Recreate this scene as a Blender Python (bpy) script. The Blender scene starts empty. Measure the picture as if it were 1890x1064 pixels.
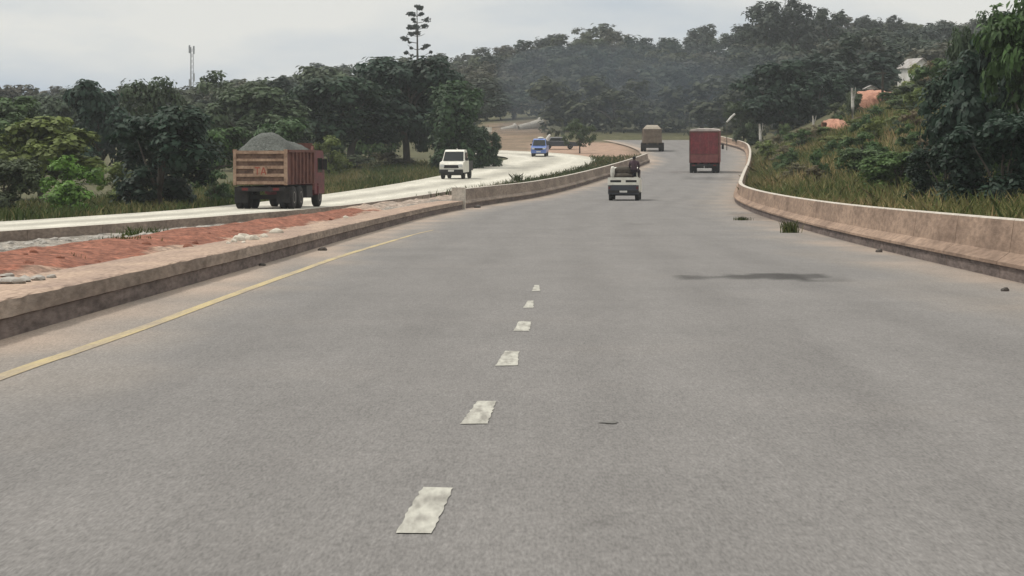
import bpy, bmesh, math, random
import numpy as np
from mathutils import Vector, Matrix

S = bpy.context.scene
COL = S.collection
R = math.radians
random.seed(7)

# ------------------------------------------------------------------ camera, sky, sun, exposure
F = 5634.0           # focal length in photo pixels (photo is 1890 wide)
HC = 1.5             # camera height
HOR = 340.0          # horizon row of the level foreground road
cam = bpy.data.cameras.new('camera'); camo = bpy.data.objects.new('camera', cam); COL.objects.link(camo)
camo.location = (0, 0, HC)
cam.sensor_width = 36; cam.lens = 36 * F / 1890
camo.rotation_euler = (R(90) - math.atan((532 - HOR) / F), 0, 0)
cam.clip_start = 0.5; cam.clip_end = 6000
S.camera = camo

SUN_EL, SUN_AZ = R(58), R(-70)      # azimuth from +Y, negative = left
w = bpy.data.worlds.new('World'); S.world = w; w.use_nodes = True
nt = w.node_tree; N = nt.nodes; L = nt.links; N.clear()
def wn(t, **k):
    n = N.new(t)
    for a, b in k.items(): setattr(n, a, b)
    return n
out = wn('ShaderNodeOutputWorld'); bg = wn('ShaderNodeBackground'); bg.inputs[1].default_value = 0.1
L.new(bg.outputs[0], out.inputs[0])
sky = wn('ShaderNodeTexSky', sky_type='NISHITA', sun_disc=False, sun_elevation=SUN_EL, sun_rotation=SUN_AZ)
sky.dust_density = 3.0
tc = wn('ShaderNodeTexCoord')
mp = wn('ShaderNodeMapping'); mp.inputs['Scale'].default_value = (1.0, 1.0, 3.2); mp.inputs['Location'].default_value = (0.35, 0.1, 0.22)
L.new(tc.outputs['Generated'], mp.inputs[0])
cn = wn('ShaderNodeTexNoise'); cn.inputs['Scale'].default_value = 7.0; cn.inputs['Detail'].default_value = 5; cn.inputs['Roughness'].default_value = .52
L.new(mp.outputs[0], cn.inputs['Vector'])
cr = wn('ShaderNodeValToRGB')
cr.color_ramp.elements[0].position = .42; cr.color_ramp.elements[0].color = (4.7, 5.4, 6.2, 1)
cr.color_ramp.elements[1].position = .66; cr.color_ramp.elements[1].color = (7.8, 7.75, 7.4, 1)
sx = wn('ShaderNodeSeparateXYZ'); L.new(tc.outputs['Generated'], sx.inputs[0])
g1 = wn('ShaderNodeMath', operation='MULTIPLY_ADD'); L.new(sx.outputs['X'], g1.inputs[0]); g1.inputs[1].default_value = .75; L.new(cn.outputs[0], g1.inputs[2])
g2 = wn('ShaderNodeMath', operation='MULTIPLY_ADD'); L.new(sx.outputs['Z'], g2.inputs[0]); g2.inputs[1].default_value = 3.2; L.new(g1.outputs[0], g2.inputs[2])
L.new(g2.outputs[0], cr.inputs[0])
mr = wn('ShaderNodeMapRange'); mr.inputs['From Min'].default_value = 0.08; mr.inputs['From Max'].default_value = 1
mr.inputs['To Min'].default_value = 1.0; mr.inputs['To Max'].default_value = 1.75
L.new(sx.outputs['Z'], mr.inputs[0])
mul = wn('ShaderNodeVectorMath', operation='SCALE'); L.new(cr.outputs[0], mul.inputs[0]); L.new(mr.outputs[0], mul.inputs['Scale'])
mix = wn('ShaderNodeMix', data_type='RGBA'); mix.inputs[0].default_value = .95
L.new(sky.outputs[0], mix.inputs[6]); L.new(mul.outputs[0], mix.inputs[7]); L.new(mix.outputs[2], bg.inputs[0])

sl = bpy.data.lights.new('sun', 'SUN'); sl.energy = 2.3; sl.angle = R(10); sl.color = (1, .95, .87)
so = bpy.data.objects.new('sun', sl); COL.objects.link(so)
sd = Vector((math.sin(SUN_AZ) * math.cos(SUN_EL), math.cos(SUN_AZ) * math.cos(SUN_EL), math.sin(SUN_EL)))
so.rotation_euler = sd.to_track_quat('Z', 'Y').to_euler()
so.location = (-60, 20, 120)

S.view_settings.view_transform = 'Standard'; S.view_settings.look = 'None'
S.view_settings.exposure = 0.03; S.view_settings.gamma = 1
S.cycles.max_bounces = 6; S.cycles.diffuse_bounces = 3; S.cycles.glossy_bounces = 2
S.cycles.transmission_bounces = 2; S.cycles.volume_bounces = 1; S.cycles.transparent_max_bounces = 4
S.cycles.use_denoising = True

# ------------------------------------------------------------------ helpers
def tag(o, label=None, cat=None, group=None, kind=None):
    if label: o['label'] = label
    if cat: o['category'] = cat
    if group: o['group'] = group
    if kind: o['kind'] = kind
    return o
def link(o, parent=None):
    COL.objects.link(o)
    if parent is not None: o.parent = parent
    return o
def empty(name, loc=(0, 0, 0), rz=0, rx=0):
    o = bpy.data.objects.new(name, None); o.empty_display_size = .2
    o.location = loc; o.rotation_euler = (rx, 0, rz); COL.objects.link(o); return o
def mesh_obj(name, me, mats, parent=None):
    if not isinstance(mats, (list, tuple)): mats = [mats]
    for m in mats: me.materials.append(m)
    return link(bpy.data.objects.new(name, me), parent)
def bm_obj(name, bm, mats, parent=None, smooth=False, bevel=0):
    me = bpy.data.meshes.new(name)
    if bevel:
        bmesh.ops.bevel(bm, geom=[e for e in bm.edges if e.is_manifold and e.calc_face_angle(0) > .5], offset=bevel, segments=2, affect='EDGES', clamp_overlap=True)
    bmesh.ops.recalc_face_normals(bm, faces=bm.faces)
    bm.to_mesh(me); bm.free()
    if smooth:
        for p in me.polygons: p.use_smooth = True
    return mesh_obj(name, me, mats, parent)
def np_mesh(name, V, Fc, tone=None, smooth=False):
    V = np.asarray(V, np.float32); Fc = np.asarray(Fc, np.int32); k = Fc.shape[1]
    me = bpy.data.meshes.new(name)
    me.vertices.add(len(V)); me.vertices.foreach_set('co', V.ravel())
    me.loops.add(Fc.size); me.loops.foreach_set('vertex_index', Fc.ravel())
    me.polygons.add(len(Fc)); me.polygons.foreach_set('loop_start', np.arange(0, Fc.size, k, dtype=np.int32))
    me.update(calc_edges=True)
    if smooth: me.polygons.foreach_set('use_smooth', np.ones(len(Fc), bool))
    if tone is not None:
        dom = 'FACE' if len(tone) == len(Fc) else 'POINT'
        a = me.attributes.new('tone', 'FLOAT', dom); a.data.foreach_set('value', np.asarray(tone, np.float32))
    me.validate(); return me
def box(bm, x0, x1, y0, y1, z0, z1):
    vs = [bm.verts.new((x, y, z)) for x in (x0, x1) for y in (y0, y1) for z in (z0, z1)]
    for q in ((0, 1, 3, 2), (4, 6, 7, 5), (0, 4, 5, 1), (2, 3, 7, 6), (0, 2, 6, 4), (1, 5, 7, 3)):
        bm.faces.new([vs[i] for i in q])
def boxes(*bs):
    bm = bmesh.new()
    for b in bs: box(bm, *b)
    return bm
def prism(bm, pts, x0, x1, inset_top=0, ztop=None):
    """side profile (y,z) extruded across x; points above ztop are tucked in by inset_top"""
    def xi(s, z):
        t = 0 if ztop is None else max(0, min(1, (z - ztop[0]) / (ztop[1] - ztop[0])))
        return inset_top * t
    a = [bm.verts.new((x0 + xi(0, z), y, z)) for y, z in pts]
    b = [bm.verts.new((x1 - xi(0, z), y, z)) for y, z in pts]
    n = len(pts); bm.faces.new(a); bm.faces.new(b[::-1])
    for i in range(n): bm.faces.new((a[i], b[i], b[(i + 1) % n], a[(i + 1) % n]))
def tube_np(pts, rad, seg=7):
    V = []; Fq = []
    P = [Vector(p) for p in pts]
    for i, p in enumerate(P):
        d = (P[min(i + 1, len(P) - 1)] - P[max(i - 1, 0)]).normalized()
        q = d.to_track_quat('Z', 'Y')
        for k in range(seg):
            a = 2 * math.pi * k / seg
            V.append(p + q @ Vector((math.cos(a) * rad[i], math.sin(a) * rad[i], 0)))
    for i in range(len(P) - 1):
        for k in range(seg):
            k2 = (k + 1) % seg
            Fq.append((i * seg + k, i * seg + k2, (i + 1) * seg + k2, (i + 1) * seg + k))
    return [tuple(v) for v in V], Fq
def tubes(name, lst, mat, parent=None, seg=7):
    V = []; Fq = []
    for pts, rad in lst:
        v, f = tube_np(pts, rad, seg); o = len(V); V += v; Fq += [tuple(i + o for i in q) for q in f]
    return mesh_obj(name, np_mesh(name, V, Fq, smooth=True), mat, parent)

# ------------------------------------------------------------------ materials
def mat(name, c1, c2=None, scale=3.0, rough=.8, detail=6, bump=0, bscale=None, spec=.3, metal=0, lo=.35, hi=.65, coord='Object', fine=None, fine_amt=.25, stretch=None):
    m = bpy.data.materials.new(name); m.use_nodes = True; t = m.node_tree; b = t.nodes['Principled BSDF']
    b.inputs['Roughness'].default_value = rough; b.inputs['Metallic'].default_value = metal
    b.inputs['Specular IOR Level'].default_value = spec
    b.inputs['Base Color'].default_value = (*c1, 1)
    n = t.nodes.new; l = t.links.new
    tcn = n('ShaderNodeTexCoord'); vec = tcn.outputs[coord]
    if stretch:
        mpn = n('ShaderNodeMapping'); mpn.inputs['Scale'].default_value = stretch; l(vec, mpn.inputs[0]); vec = mpn.outputs[0]
    col = None
    if c2 is not None:
        nz = n('ShaderNodeTexNoise'); nz.inputs['Scale'].default_value = scale; nz.inputs['Detail'].default_value = detail; l(vec, nz.inputs['Vector'])
        rp = n('ShaderNodeMapRange'); rp.inputs['From Min'].default_value = lo; rp.inputs['From Max'].default_value = hi; l(nz.outputs[0], rp.inputs[0])
        mx = n('ShaderNodeMix'); mx.data_type = 'RGBA'; mx.inputs[6].default_value = (*c1, 1); mx.inputs[7].default_value = (*c2, 1); l(rp.outputs[0], mx.inputs[0])
        col = mx.outputs[2]
    if fine:
        if col is None:
            rgb = n('ShaderNodeRGB'); rgb.outputs[0].default_value = (*c1, 1); col = rgb.outputs[0]
        nf = n('ShaderNodeTexNoise'); nf.inputs['Scale'].default_value = fine; nf.inputs['Detail'].default_value = 3; l(vec, nf.inputs['Vector'])
        rf = n('ShaderNodeMapRange'); rf.inputs['From Min'].default_value = .3; rf.inputs['From Max'].default_value = .7
        rf.inputs['To Min'].default_value = 1 - fine_amt; rf.inputs['To Max'].default_value = 1 + fine_amt; l(nf.outputs[0], rf.inputs[0])
        vm = n('ShaderNodeVectorMath'); vm.operation = 'SCALE'; l(col, vm.inputs[0]); l(rf.outputs[0], vm.inputs['Scale']); col = vm.outputs[0]
    if col is not None: l(col, b.inputs['Base Color'])
    if bump:
        nb = n('ShaderNodeTexNoise'); nb.inputs['Scale'].default_value = bscale or scale * 4; nb.inputs['Detail'].default_value = 5; l(vec, nb.inputs['Vector'])
        bp = n('ShaderNodeBump'); bp.inputs['Strength'].default_value = bump; bp.inputs['Distance'].default_value = .05; l(nb.outputs[0], bp.inputs['Height']); l(bp.outputs[0], b.inputs['Normal'])
    return m
def ramp_mat(name, stops, rough=.9, noise=.12, nscale=2.0, fine=12, fine_amt=.2, bump=.4, octaves=None, spec=.15, stretch=None):
    """colour from the 'tone' attribute (dirt / soil cover laid over the mesh) plus noise"""
    m = bpy.data.materials.new(name); m.use_nodes = True; t = m.node_tree; b = t.nodes['Principled BSDF']
    b.inputs['Roughness'].default_value = rough; b.inputs['Specular IOR Level'].default_value = spec
    n = t.nodes.new; l = t.links.new
    at = n('ShaderNodeAttribute'); at.attribute_name = 'tone'
    tcn = n('ShaderNodeTexCoord')
    nz = n('ShaderNodeTexNoise'); nz.inputs['Scale'].default_value = nscale; nz.inputs['Detail'].default_value = 6; l(tcn.outputs['Object'], nz.inputs['Vector'])
    m1 = n('ShaderNodeMath'); m1.operation = 'MULTIPLY_ADD'; l(nz.outputs[0], m1.inputs[0]); m1.inputs[1].default_value = noise * 4; m1.inputs[2].default_value = -noise * 2
    ad = n('ShaderNodeMath'); ad.operation = 'ADD'; l(at.outputs['Fac'], ad.inputs[0]); l(m1.outputs[0], ad.inputs[1])
    rp = n('ShaderNodeValToRGB'); e = rp.color_ramp.elements
    while len(e) < len(stops): e.new(.5)
    for i, (p, c) in enumerate(stops): e[i].position = p; e[i].color = (*c, 1)
    l(ad.outputs[0], rp.inputs[0]); col = rp.outputs[0]
    for fs, fa in (octaves or [(fine, fine_amt)]):
        nf = n('ShaderNodeTexNoise'); nf.inputs['Scale'].default_value = fs; nf.inputs['Detail'].default_value = 4
        if stretch:
            mpn = n('ShaderNodeMapping'); mpn.inputs['Scale'].default_value = stretch; l(tcn.outputs['Object'], mpn.inputs[0]); l(mpn.outputs[0], nf.inputs['Vector'])
        else: l(tcn.outputs['Object'], nf.inputs['Vector'])
        rf = n('ShaderNodeMapRange'); rf.inputs['From Min'].default_value = .3; rf.inputs['From Max'].default_value = .7
        rf.inputs['To Min'].default_value = 1 - fa; rf.inputs['To Max'].default_value = 1 + fa; l(nf.outputs[0], rf.inputs[0])
        vm = n('ShaderNodeVectorMath'); vm.operation = 'SCALE'; l(col, vm.inputs[0]); l(rf.outputs[0], vm.inputs['Scale']); col = vm.outputs[0]
    l(col, b.inputs['Base Color'])
    if bump:
        bp = n('ShaderNodeBump'); bp.inputs['Strength'].default_value = bump; bp.inputs['Distance'].default_value = .04; l(nf.outputs[0], bp.inputs['Height']); l(bp.outputs[0], b.inputs['Normal'])
    return m
def leaf_mat(name):
    m = bpy.data.materials.new(name); m.use_nodes = True; t = m.node_tree; n = t.nodes.new; l = t.links.new
    b = t.nodes['Principled BSDF']; b.inputs['Roughness'].default_value = .6; b.inputs['Specular IOR Level'].default_value = .25
    oi = n('ShaderNodeObjectInfo'); at = n('ShaderNodeAttribute'); at.attribute_name = 'tone'
    rf = n('ShaderNodeMapRange'); rf.inputs['To Min'].default_value = .55; rf.inputs['To Max'].default_value = 1.6; l(at.outputs['Fac'], rf.inputs[0])
    vm = n('ShaderNodeVectorMath'); vm.operation = 'SCALE'; l(oi.outputs['Color'], vm.inputs[0]); l(rf.outputs[0], vm.inputs['Scale'])
    l(vm.outputs[0], b.inputs['Base Color'])
    tr = n('ShaderNodeBsdfTranslucent'); l(vm.outputs[0], tr.inputs[0])
    ms = n('ShaderNodeMixShader'); ms.inputs[0].default_value = .25; l(b.outputs[0], ms.inputs[1]); l(tr.outputs[0], ms.inputs[2])
    l(ms.outputs[0], t.nodes['Material Output'].inputs[0])
    return m
M = {}
M['leaf'] = leaf_mat('leaf')
M['bark'] = mat('bark', (.05, .042, .035), (.11, .095, .075), 6, .95, bump=.5)
M['deadwood'] = mat('dead_wood', (.34, .33, .30), (.22, .20, .17), 5, .95)
M['concrete'] = mat('barrier_concrete', (.31, .225, .17), (.195, .14, .108), 1.2, .95, bump=.35, bscale=14, fine=9, fine_amt=.22, stretch=(1, .2, 1), spec=.05, lo=.36, hi=.66)
M['concrete_top'] = mat('pale_toplit_concrete', (.50, .46, .40), (.38, .34, .29), 2.0, .9, fine=14, fine_amt=.2)  # barrier and wall tops: bright light from above painted in as paler concrete
M['kerb_face'] = mat('kerb_concrete', (.27, .22, .18), (.17, .135, .112), 1.3, .9, bump=.4, bscale=16, fine=12, fine_amt=.25, stretch=(1, .16, 1), spec=.05)
M['kerb_top'] = mat('dusty_kerb_top', (.38, .285, .22), (.28, .21, .17), 1.6, .95, bump=.6, bscale=9, fine=16, fine_amt=.25, stretch=(1, .2, 1), spec=.05)
M['band'] = mat('dark_base', (.17, .138, .125), (.11, .09, .083), 2.5, .9, bump=.4, bscale=18, fine=14, fine_amt=.3, stretch=(1, .16, 1), spec=.05)  # darker lower band of kerb, median wall and barrier
M['rubble'] = mat('pale_rubble', (.37, .345, .31), (.25, .23, .205), 5, .95, bump=.4)
M['rubble_pale'] = mat('cream_rubble', (.56, .52, .44), (.42, .38, .32), 5, .95)
M['rock_dark'] = mat('dark_stone', (.06, .055, .05), (.10, .085, .075), 8, .9)
M['white_paint'] = mat('white_vehicle_paint', (.74, .725, .65), (.60, .58, .50), 3.0, .35, spec=.5)
M['dirty_white'] = mat('dirty_white_paint', (.66, .65, .59), (.40, .36, .30), 4.0, .5, spec=.4)
M['blue_paint'] = mat('blue_vehicle_paint', (.085, .15, .40), (.11, .18, .43), 3, .25, spec=.8)
M['dark_paint'] = mat('dark_vehicle_paint', (.03, .035, .05), (.045, .05, .06), 3, .35, spec=.5)
M['red_paint'] = mat('faded_red_panel', (.20, .035, .042), (.13, .03, .036), 2.2, .6, spec=.3, fine=7, fine_amt=.25)
M['red_dust'] = mat('dusty_red_panel', (.22, .075, .07), (.15, .05, .05), 3.2, .7)
M['roof_pale'] = mat('pale_roof_sheet', (.46, .40, .37), (.34, .29, .27), 2.0, .7)
M['rust_tan'] = mat('rusty_tan_steel', (.19, .122, .09), (.12, .073, .056), 2.4, .8, bump=.2, fine=9, fine_amt=.25)
M['rust_light'] = mat('worn_tan_steel', (.36, .25, .18), (.235, .15, .105), 3.0, .8, fine=9, fine_amt=.2)
M['rust_dark'] = mat('dark_rust_steel', (.15, .065, .05), (.09, .04, .035), 3.0, .85)
M['maroon'] = mat('maroon_cab', (.13, .02, .026), (.07, .016, .02), 3, .5)
M['gravel'] = mat('grey_gravel_load', (.115, .123, .112), (.07, .075, .068), 9, .95, bump=.9, bscale=16, fine=22, fine_amt=.35)
M['sand'] = mat('pale_sand_load', (.30, .265, .215), (.23, .20, .16), 5, .95, bump=.5)
M['olive'] = mat('dusty_tan_box', (.19, .15, .115), (.13, .105, .08), 3, .85)
M['tyre'] = mat('tyre_rubber', (.016, .016, .017), (.03, .028, .026), 8, .9)
M['rim'] = mat('dusty_rim', (.13, .12, .11), (.22, .20, .18), 6, .6, metal=.3)
M['chassis'] = mat('dark_chassis', (.02, .02, .022), (.035, .032, .03), 5, .8)
M['glass'] = mat('dark_glass', (.010, .013, .014), rough=.12, spec=.3)
M['lamp_red'] = mat('red_tail_lamp', (.13, .02, .02), rough=.6)
M['lamp_clear'] = mat('clear_headlamp', (.55, .56, .56), rough=.15, spec=.6)
M['lamp_dull'] = mat('dusty_tail_lamp', (.10, .022, .022), rough=.6)
M['plate'] = mat('number_plate', (.62, .61, .57), (.5, .49, .46), 9, .5)
M['cargo'] = mat('brown_sacking', (.075, .062, .047), (.045, .038, .03), 5, .95, bump=.6, bscale=9)
M['skin'] = mat('dark_skin', (.045, .026, .018), rough=.55)
M['shirt'] = mat('purple_brown_shirt', (.075, .045, .055), (.05, .03, .038), 9, .9)
M['trousers'] = mat('dark_trousers', (.025, .02, .026), (.035, .03, .035), 9, .9)
M['hair'] = mat('black_hair', (.008, .007, .007), rough=.8)
M['white_wall'] = mat('white_plaster', (.66, .65, .62), (.48, .46, .43), 1.4, .9)
M['tin_roof'] = mat('grey_tin_roof', (.34, .33, .32), (.22, .19, .17), 1.6, .6)
M['steel'] = mat('grey_steel', (.34, .35, .37), (.28, .28, .29), 3, .6)
M['red_earth'] = mat('red_earth', (.44, .23, .16), (.32, .155, .105), 1.2, .95, bump=.6, bscale=4, fine=6, fine_amt=.2)
M['red_clod'] = mat('red_clod', (.20, .08, .05), (.14, .058, .04), 5, .95, bump=.6)
M['pipe'] = mat('weathered_concrete_pipe', (.52, .49, .43), (.40, .37, .33), 1.2, .85)
M['wood_dark'] = mat('dark_pole_wood', (.035, .028, .022), (.05, .04, .03), 8, .9)

# ------------------------------------------------------------------ the lie of the land
def prof(Y):
    u = Y / F
    if u < .012: return 0.0
    if u < .066: return 2139 * (u - .012) ** 2
    return 2139 * .054 ** 2 + 2 * 2139 * .054 * (u - .066)
def lerp_tab(tab, x):
    if x <= tab[0][0]: return tab[0][1]
    for (a, b), (c, d) in zip(tab, tab[1:]):
        if x <= c: return b + (d - b) * (x - a) / (c - a)
    return tab[-1][1]
def catmull(P, n=8):
    P = [np.array(p, float) for p in P]; P = [2 * P[0] - P[1]] + P + [2 * P[-1] - P[-2]]; o = []
    for i in range(1, len(P) - 2):
        for k in range(n):
            t = k / n
            a, b, c, d = P[i - 1:i + 3]
            o.append(.5 * (2 * b + (c - a) * t + (2 * a - 5 * b + 4 * c - d) * t * t + (3 * b - a - 3 * c + d) * t ** 3))
    o.append(P[-2]); return o
# road edges as (X metres, u = Y/F)
LK = [(-5.0, -.006), (-4.95, 0), (-4.89, .00517), (-4.65, .010), (-4.4, .015), (-3.6, .0205), (-2.35, .0245), (-.6, .0277), (1.72, .0312), (7.3, .042), (13.5, .053)]
LK_EXT = LK + [(14.2, .058), (14.6, .063), (13.0, .068), (8.0, .075), (-5.0, .085), (-30., .100)]
RB = [(6.2, -.006), (6.55, 0), (7.65, .0081), (8.5, .0132), (9.5, .0188), (10.5, .0242), (11.6, .0283), (13.6, .0330), (16.6, .0395), (20.4, .0475), (24.6, .0570), (26.2, .0625), (25.2, .0680), (20., .0765), (7., .087), (-15., .102)]
def xtab(P): return sorted([(p[1], p[0]) for p in P])
LKT, RBT = xtab([tuple(p) for p in catmull(LK_EXT)][:]), xtab([tuple(p) for p in catmull(RB)][:])
def XL(Y): return lerp_tab(LKT, Y / F)
def XR(Y): return lerp_tab(RBT, Y / F)
NE = [(-31, -.006), (-24, .004), (-15.4, .0163), (-11.3, .022), (-8.6, .0255), (-3.6, .0345), (2.1, .0428), (5.4, .048), (8.0, .053), (8.6, .0555), (7.0, .0583), (3.2, .0605), (-2.6, .0622), (-5, .0628), (-7, .0632)]
FE = [(-39, -.006), (-32, .004), (-21, .0163), (-16.5, .022), (-14.2, .0255), (-10, .0345), (-6.2, .0428), (-3.6, .048), (-1.7, .053), (-.5, .0550), (-.6, .0565), (-1.6, .0575), (-3.6, .0582), (-5.5, .0585), (-7.5, .0587)]
NET, FET = xtab([tuple(p) for p in catmull(NE[:9])]), xtab([tuple(p) for p in catmull(FE[:9])])
def XN(Y): return lerp_tab(NET, Y / F)
def XF(Y): return lerp_tab(FET, Y / F)

RIDGE = [(-1500, 215), (0, 190), (200, 175), (340, 190), (420, 160), (520, 168), (580, 138), (700, 122), (800, 106), (900, 104), (980, 88), (1060, 66), (1130, 58), (1200, 74), (1330, 76), (1390, 40), (1450, 28), (1530, 38), (1600, 48), (1700, 52), (1800, 50), (1900, 30), (3500, 60)]
Y0, Y1 = 370., 900.
def sstep(a, b, x):
    t = max(0., min(1., (x - a) / (b - a))); return t * t * (3 - 2 * t)
def hill_z(X, Y):
    px = 945 + F * X / max(Y, 1); t = (Y - Y0) / (Y1 - Y0)
    yb = 270 - 75 * sstep(1430, 1620, px)
    yr = lerp_tab(RIDGE, px) + 32
    if t <= 1: y = yb + (yr - yb) * max(t, 0) ** .8
    else: y = yr + 130 * min(1.5, (t - 1) * .8)
    return HC + (HOR - y) * Y / F
def bumps(X, Y):
    return .5 * math.sin(X * .31 + 1.3) * math.sin(Y * .17 + .4) + .3 * math.sin(X * .9 + Y * .37)
def ground(X, Y):
    z = prof(min(Y, 400)) - .12
    s = X - XR(Y) - .9
    if s > 0:
        k = .06 + .36 * sstep(110, 260, Y)
        z += min(6.6, k * s) + .22 * bumps(X, Y) * min(1, s / 4)
    sl_ = XF(Y) - X if Y < 300 else 0
    if sl_ > 1: z += .10 * bumps(X, Y) * min(1, sl_ / 5)
    wgt = sstep(345, 400, Y)
    if 0 < Y < 216 and XN(Y) - 1.5 < X < XL(Y) + .5: z -= .55
    if XL(Y) - 1 < X < XR(Y) + 1 and Y < 400: return min(z, prof(Y) - .12)
    return z * (1 - wgt) + hill_z(X, Y) * wgt if wgt > 0 else z
def gpos(px, u):   # point on the ground seen in photo column px at distance u
    Y = u * F; X = (px - 945) * u
    return X, Y, ground(X, Y)
def road_u(py):    # distance at which the road surface is seen in photo row py
    lo, hi = .002, .075
    for _ in range(60):
        m = (lo + hi) / 2
        if HOR + (HC - prof(m * F)) / m > py: lo = m
        else: hi = m
    return lo

# ground sheet
rows = list(np.arange(-40, 460, 3.0)) + list(np.arange(460, 960, 10.0)) + [1000, 1100, 1300, 1600, 2000, 2600, 3400]
pxs = sorted(set(list(np.linspace(-4200, -100, 40)) + list(np.linspace(-100, 2000, 150)) + list(np.linspace(2000, 6100, 40))))
V = []; tone = []
for Y in rows:
    for px in pxs:
        X = (px - 945) / F * max(Y, 130)
        z = ground(X, Y); V.append((X, Y, z))
        pimg = 945 + F * X / max(Y, 1)
        t = .22
        if 285 < Y < 400: t = max(t, .22 + .62 * sstep(1, 6, X + 2) * (1 - sstep(12, 17, X)) * (1 - sstep(375, 390, Y)))
        if 340 < Y < 560: t = max(t, .22 + .36 * sstep(870, 900, pimg) * (1 - sstep(1000, 1020, pimg)) * (1 - sstep(470, 520, Y)))
        if X - XR(Y) > 2 and Y < 300: t = .25
        tone.append(t)
nr, nc = len(rows), len(pxs)
Fq = [(i * nc + j, i * nc + j + 1, (i + 1) * nc + j + 1, (i + 1) * nc + j) for i in range(nr - 1) for j in range(nc - 1)]
M['ground'] = ramp_mat('ground_soil', [(0, (.05, .055, .022)), (.3, (.085, .08, .042)), (.5, (.13, .10, .065)), (.75, (.26, .18, .13)), (1, (.36, .24, .18))], noise=.10, nscale=.16, octaves=[(.9, .25), (4, .25)])
gr = mesh_obj('ground', np_mesh('ground', V, Fq, tone, smooth=True), M['ground']); tag(gr, kind='structure')

# main road
def fbm(x, y, s=0):
    return (math.sin(x * 1.7 + y * .31 + s) + math.sin(x * .63 - y * .83 + 2.1 * s) + math.sin(y * .21 + x * 2.9 + s * 3)) / 3
ys = list(np.arange(-30, 0, 2.)) + list(np.arange(0, 120, .5)) + list(np.arange(120, 395, 1.5)); V = []; tone = []; NC = 64
for Y in ys:
    xl, xr = XL(Y) - .3, XR(Y) + .35
    for j in range(NC + 1):
        X = xl + (xr - xl) * j / NC
        V.append((X, Y, prof(Y)))
        dl, dr = X - xl - .3, xr - .35 - X
        d = max(.88 - .45 * max(dl - .15, 0) + .22 * fbm(X * 1.2, Y * 1.1), .72 - .28 * max(dr, 0) + .2 * fbm(X * .9, Y * .8, 2), 0)
        if Y < 200: d += .0
        tone.append(.22 + .70 * min(1, d))
def rpix(px, py): u = road_u(py); return (px - 945) * u, u * F
STAIN = []
for px, py, wpx, hpx, am in ((1440, 511, 200, 15, .75), (1275, 512, 80, 9, .55), (1350, 512, 130, 6, .45), (1530, 518, 120, 6, .30), (1180, 414, 60, 5, .2), (1395, 400, 90, 16, .35), (700, 915, 90, 10, .22), (1120, 965, 70, 8, .18), (1310, 330, 110, 7, .3)):
    x0, y0 = rpix(px, py); ya, yb = rpix(px, py + hpx / 2)[1], rpix(px, py - hpx / 2)[1]; STAIN.append((x0, y0, wpx * road_u(py) / 2, (yb - ya) / 2, am))
SEAM = [rpix(1440, 590), rpix(1500, 640), rpix(1580, 705), rpix(1660, 800)]
stain = []
for x, y, z in V:
    a = 0
    if y > 0:
        for x0, y0, hx, hy, am in STAIN:
            d = math.hypot((x - x0) / hx, (y - y0) / hy)
            if d < 1.6: a = max(a, am * (1 - sstep(.62, 1.12, d + .30 * fbm(x * 4.6, y * 1.9, 4) + .15 * fbm(x * 11, y * 5, 2))))
        for (xa, ya), (xb, yb) in zip(SEAM, SEAM[1:]):
            if yb <= y <= ya: a = max(a, .13 * math.exp(-((x - (xa + (xb - xa) * (y - ya) / (yb - ya))) / .16) ** 2))
        for xc, am in ((.35, .10), (1.95, .12), (3.75, .12), (5.3, .10), (-3.0, .09), (-1.5, .09)):
            xs = xc + .16 / 9 * y if y < 130 else xc + 2.3 + (XL(y) - XL(130)) * .9
            a += am * math.exp(-((x - xs) / .38) ** 2) * (.7 + .5 * fbm(x * .3, y * .09, 5))
    stain.append(a)
n1 = NC + 1
Fq = [(i * n1 + j, i * n1 + j + 1, (i + 1) * n1 + j + 1, (i + 1) * n1 + j) for i in range(len(ys) - 1) for j in range(NC)]
M['asphalt'] = ramp_mat('worn_asphalt', [(0, (.155, .149, .144)), (.25, (.182, .174, .168)), (.5, (.21, .194, .179)), (.8, (.30, .25, .21)), (1, (.35, .28, .23))], rough=.95, noise=.10, nscale=.28, octaves=[(1.2, .06), (7, .05), (30, .11), (75, .20)], bump=.1, spec=.04, stretch=(1, .11, 1))
rme = np_mesh('main_road', V, Fq, tone, smooth=True); at_ = rme.attributes.new('stain', 'FLOAT', 'POINT'); at_.data.foreach_set('value', np.array(stain, np.float32))
t = M['asphalt'].node_tree; b_ = t.nodes['Principled BSDF']; src = b_.inputs['Base Color'].links[0].from_socket
an = t.nodes.new('ShaderNodeAttribute'); an.attribute_name = 'stain'; mn = t.nodes.new('ShaderNodeMath'); mn.operation = 'MULTIPLY_ADD'; mn.inputs[1].default_value = -.75; mn.inputs[2].default_value = 1.0; t.links.new(an.outputs['Fac'], mn.inputs[0])
vs_ = t.nodes.new('ShaderNodeVectorMath'); vs_.operation = 'SCALE'; t.links.new(src, vs_.inputs[0]); t.links.new(mn.outputs[0], vs_.inputs['Scale']); t.links.new(vs_.outputs[0], b_.inputs['Base Color'])
tag(mesh_obj('main_road', rme, M['asphalt']), kind='structure')
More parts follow.
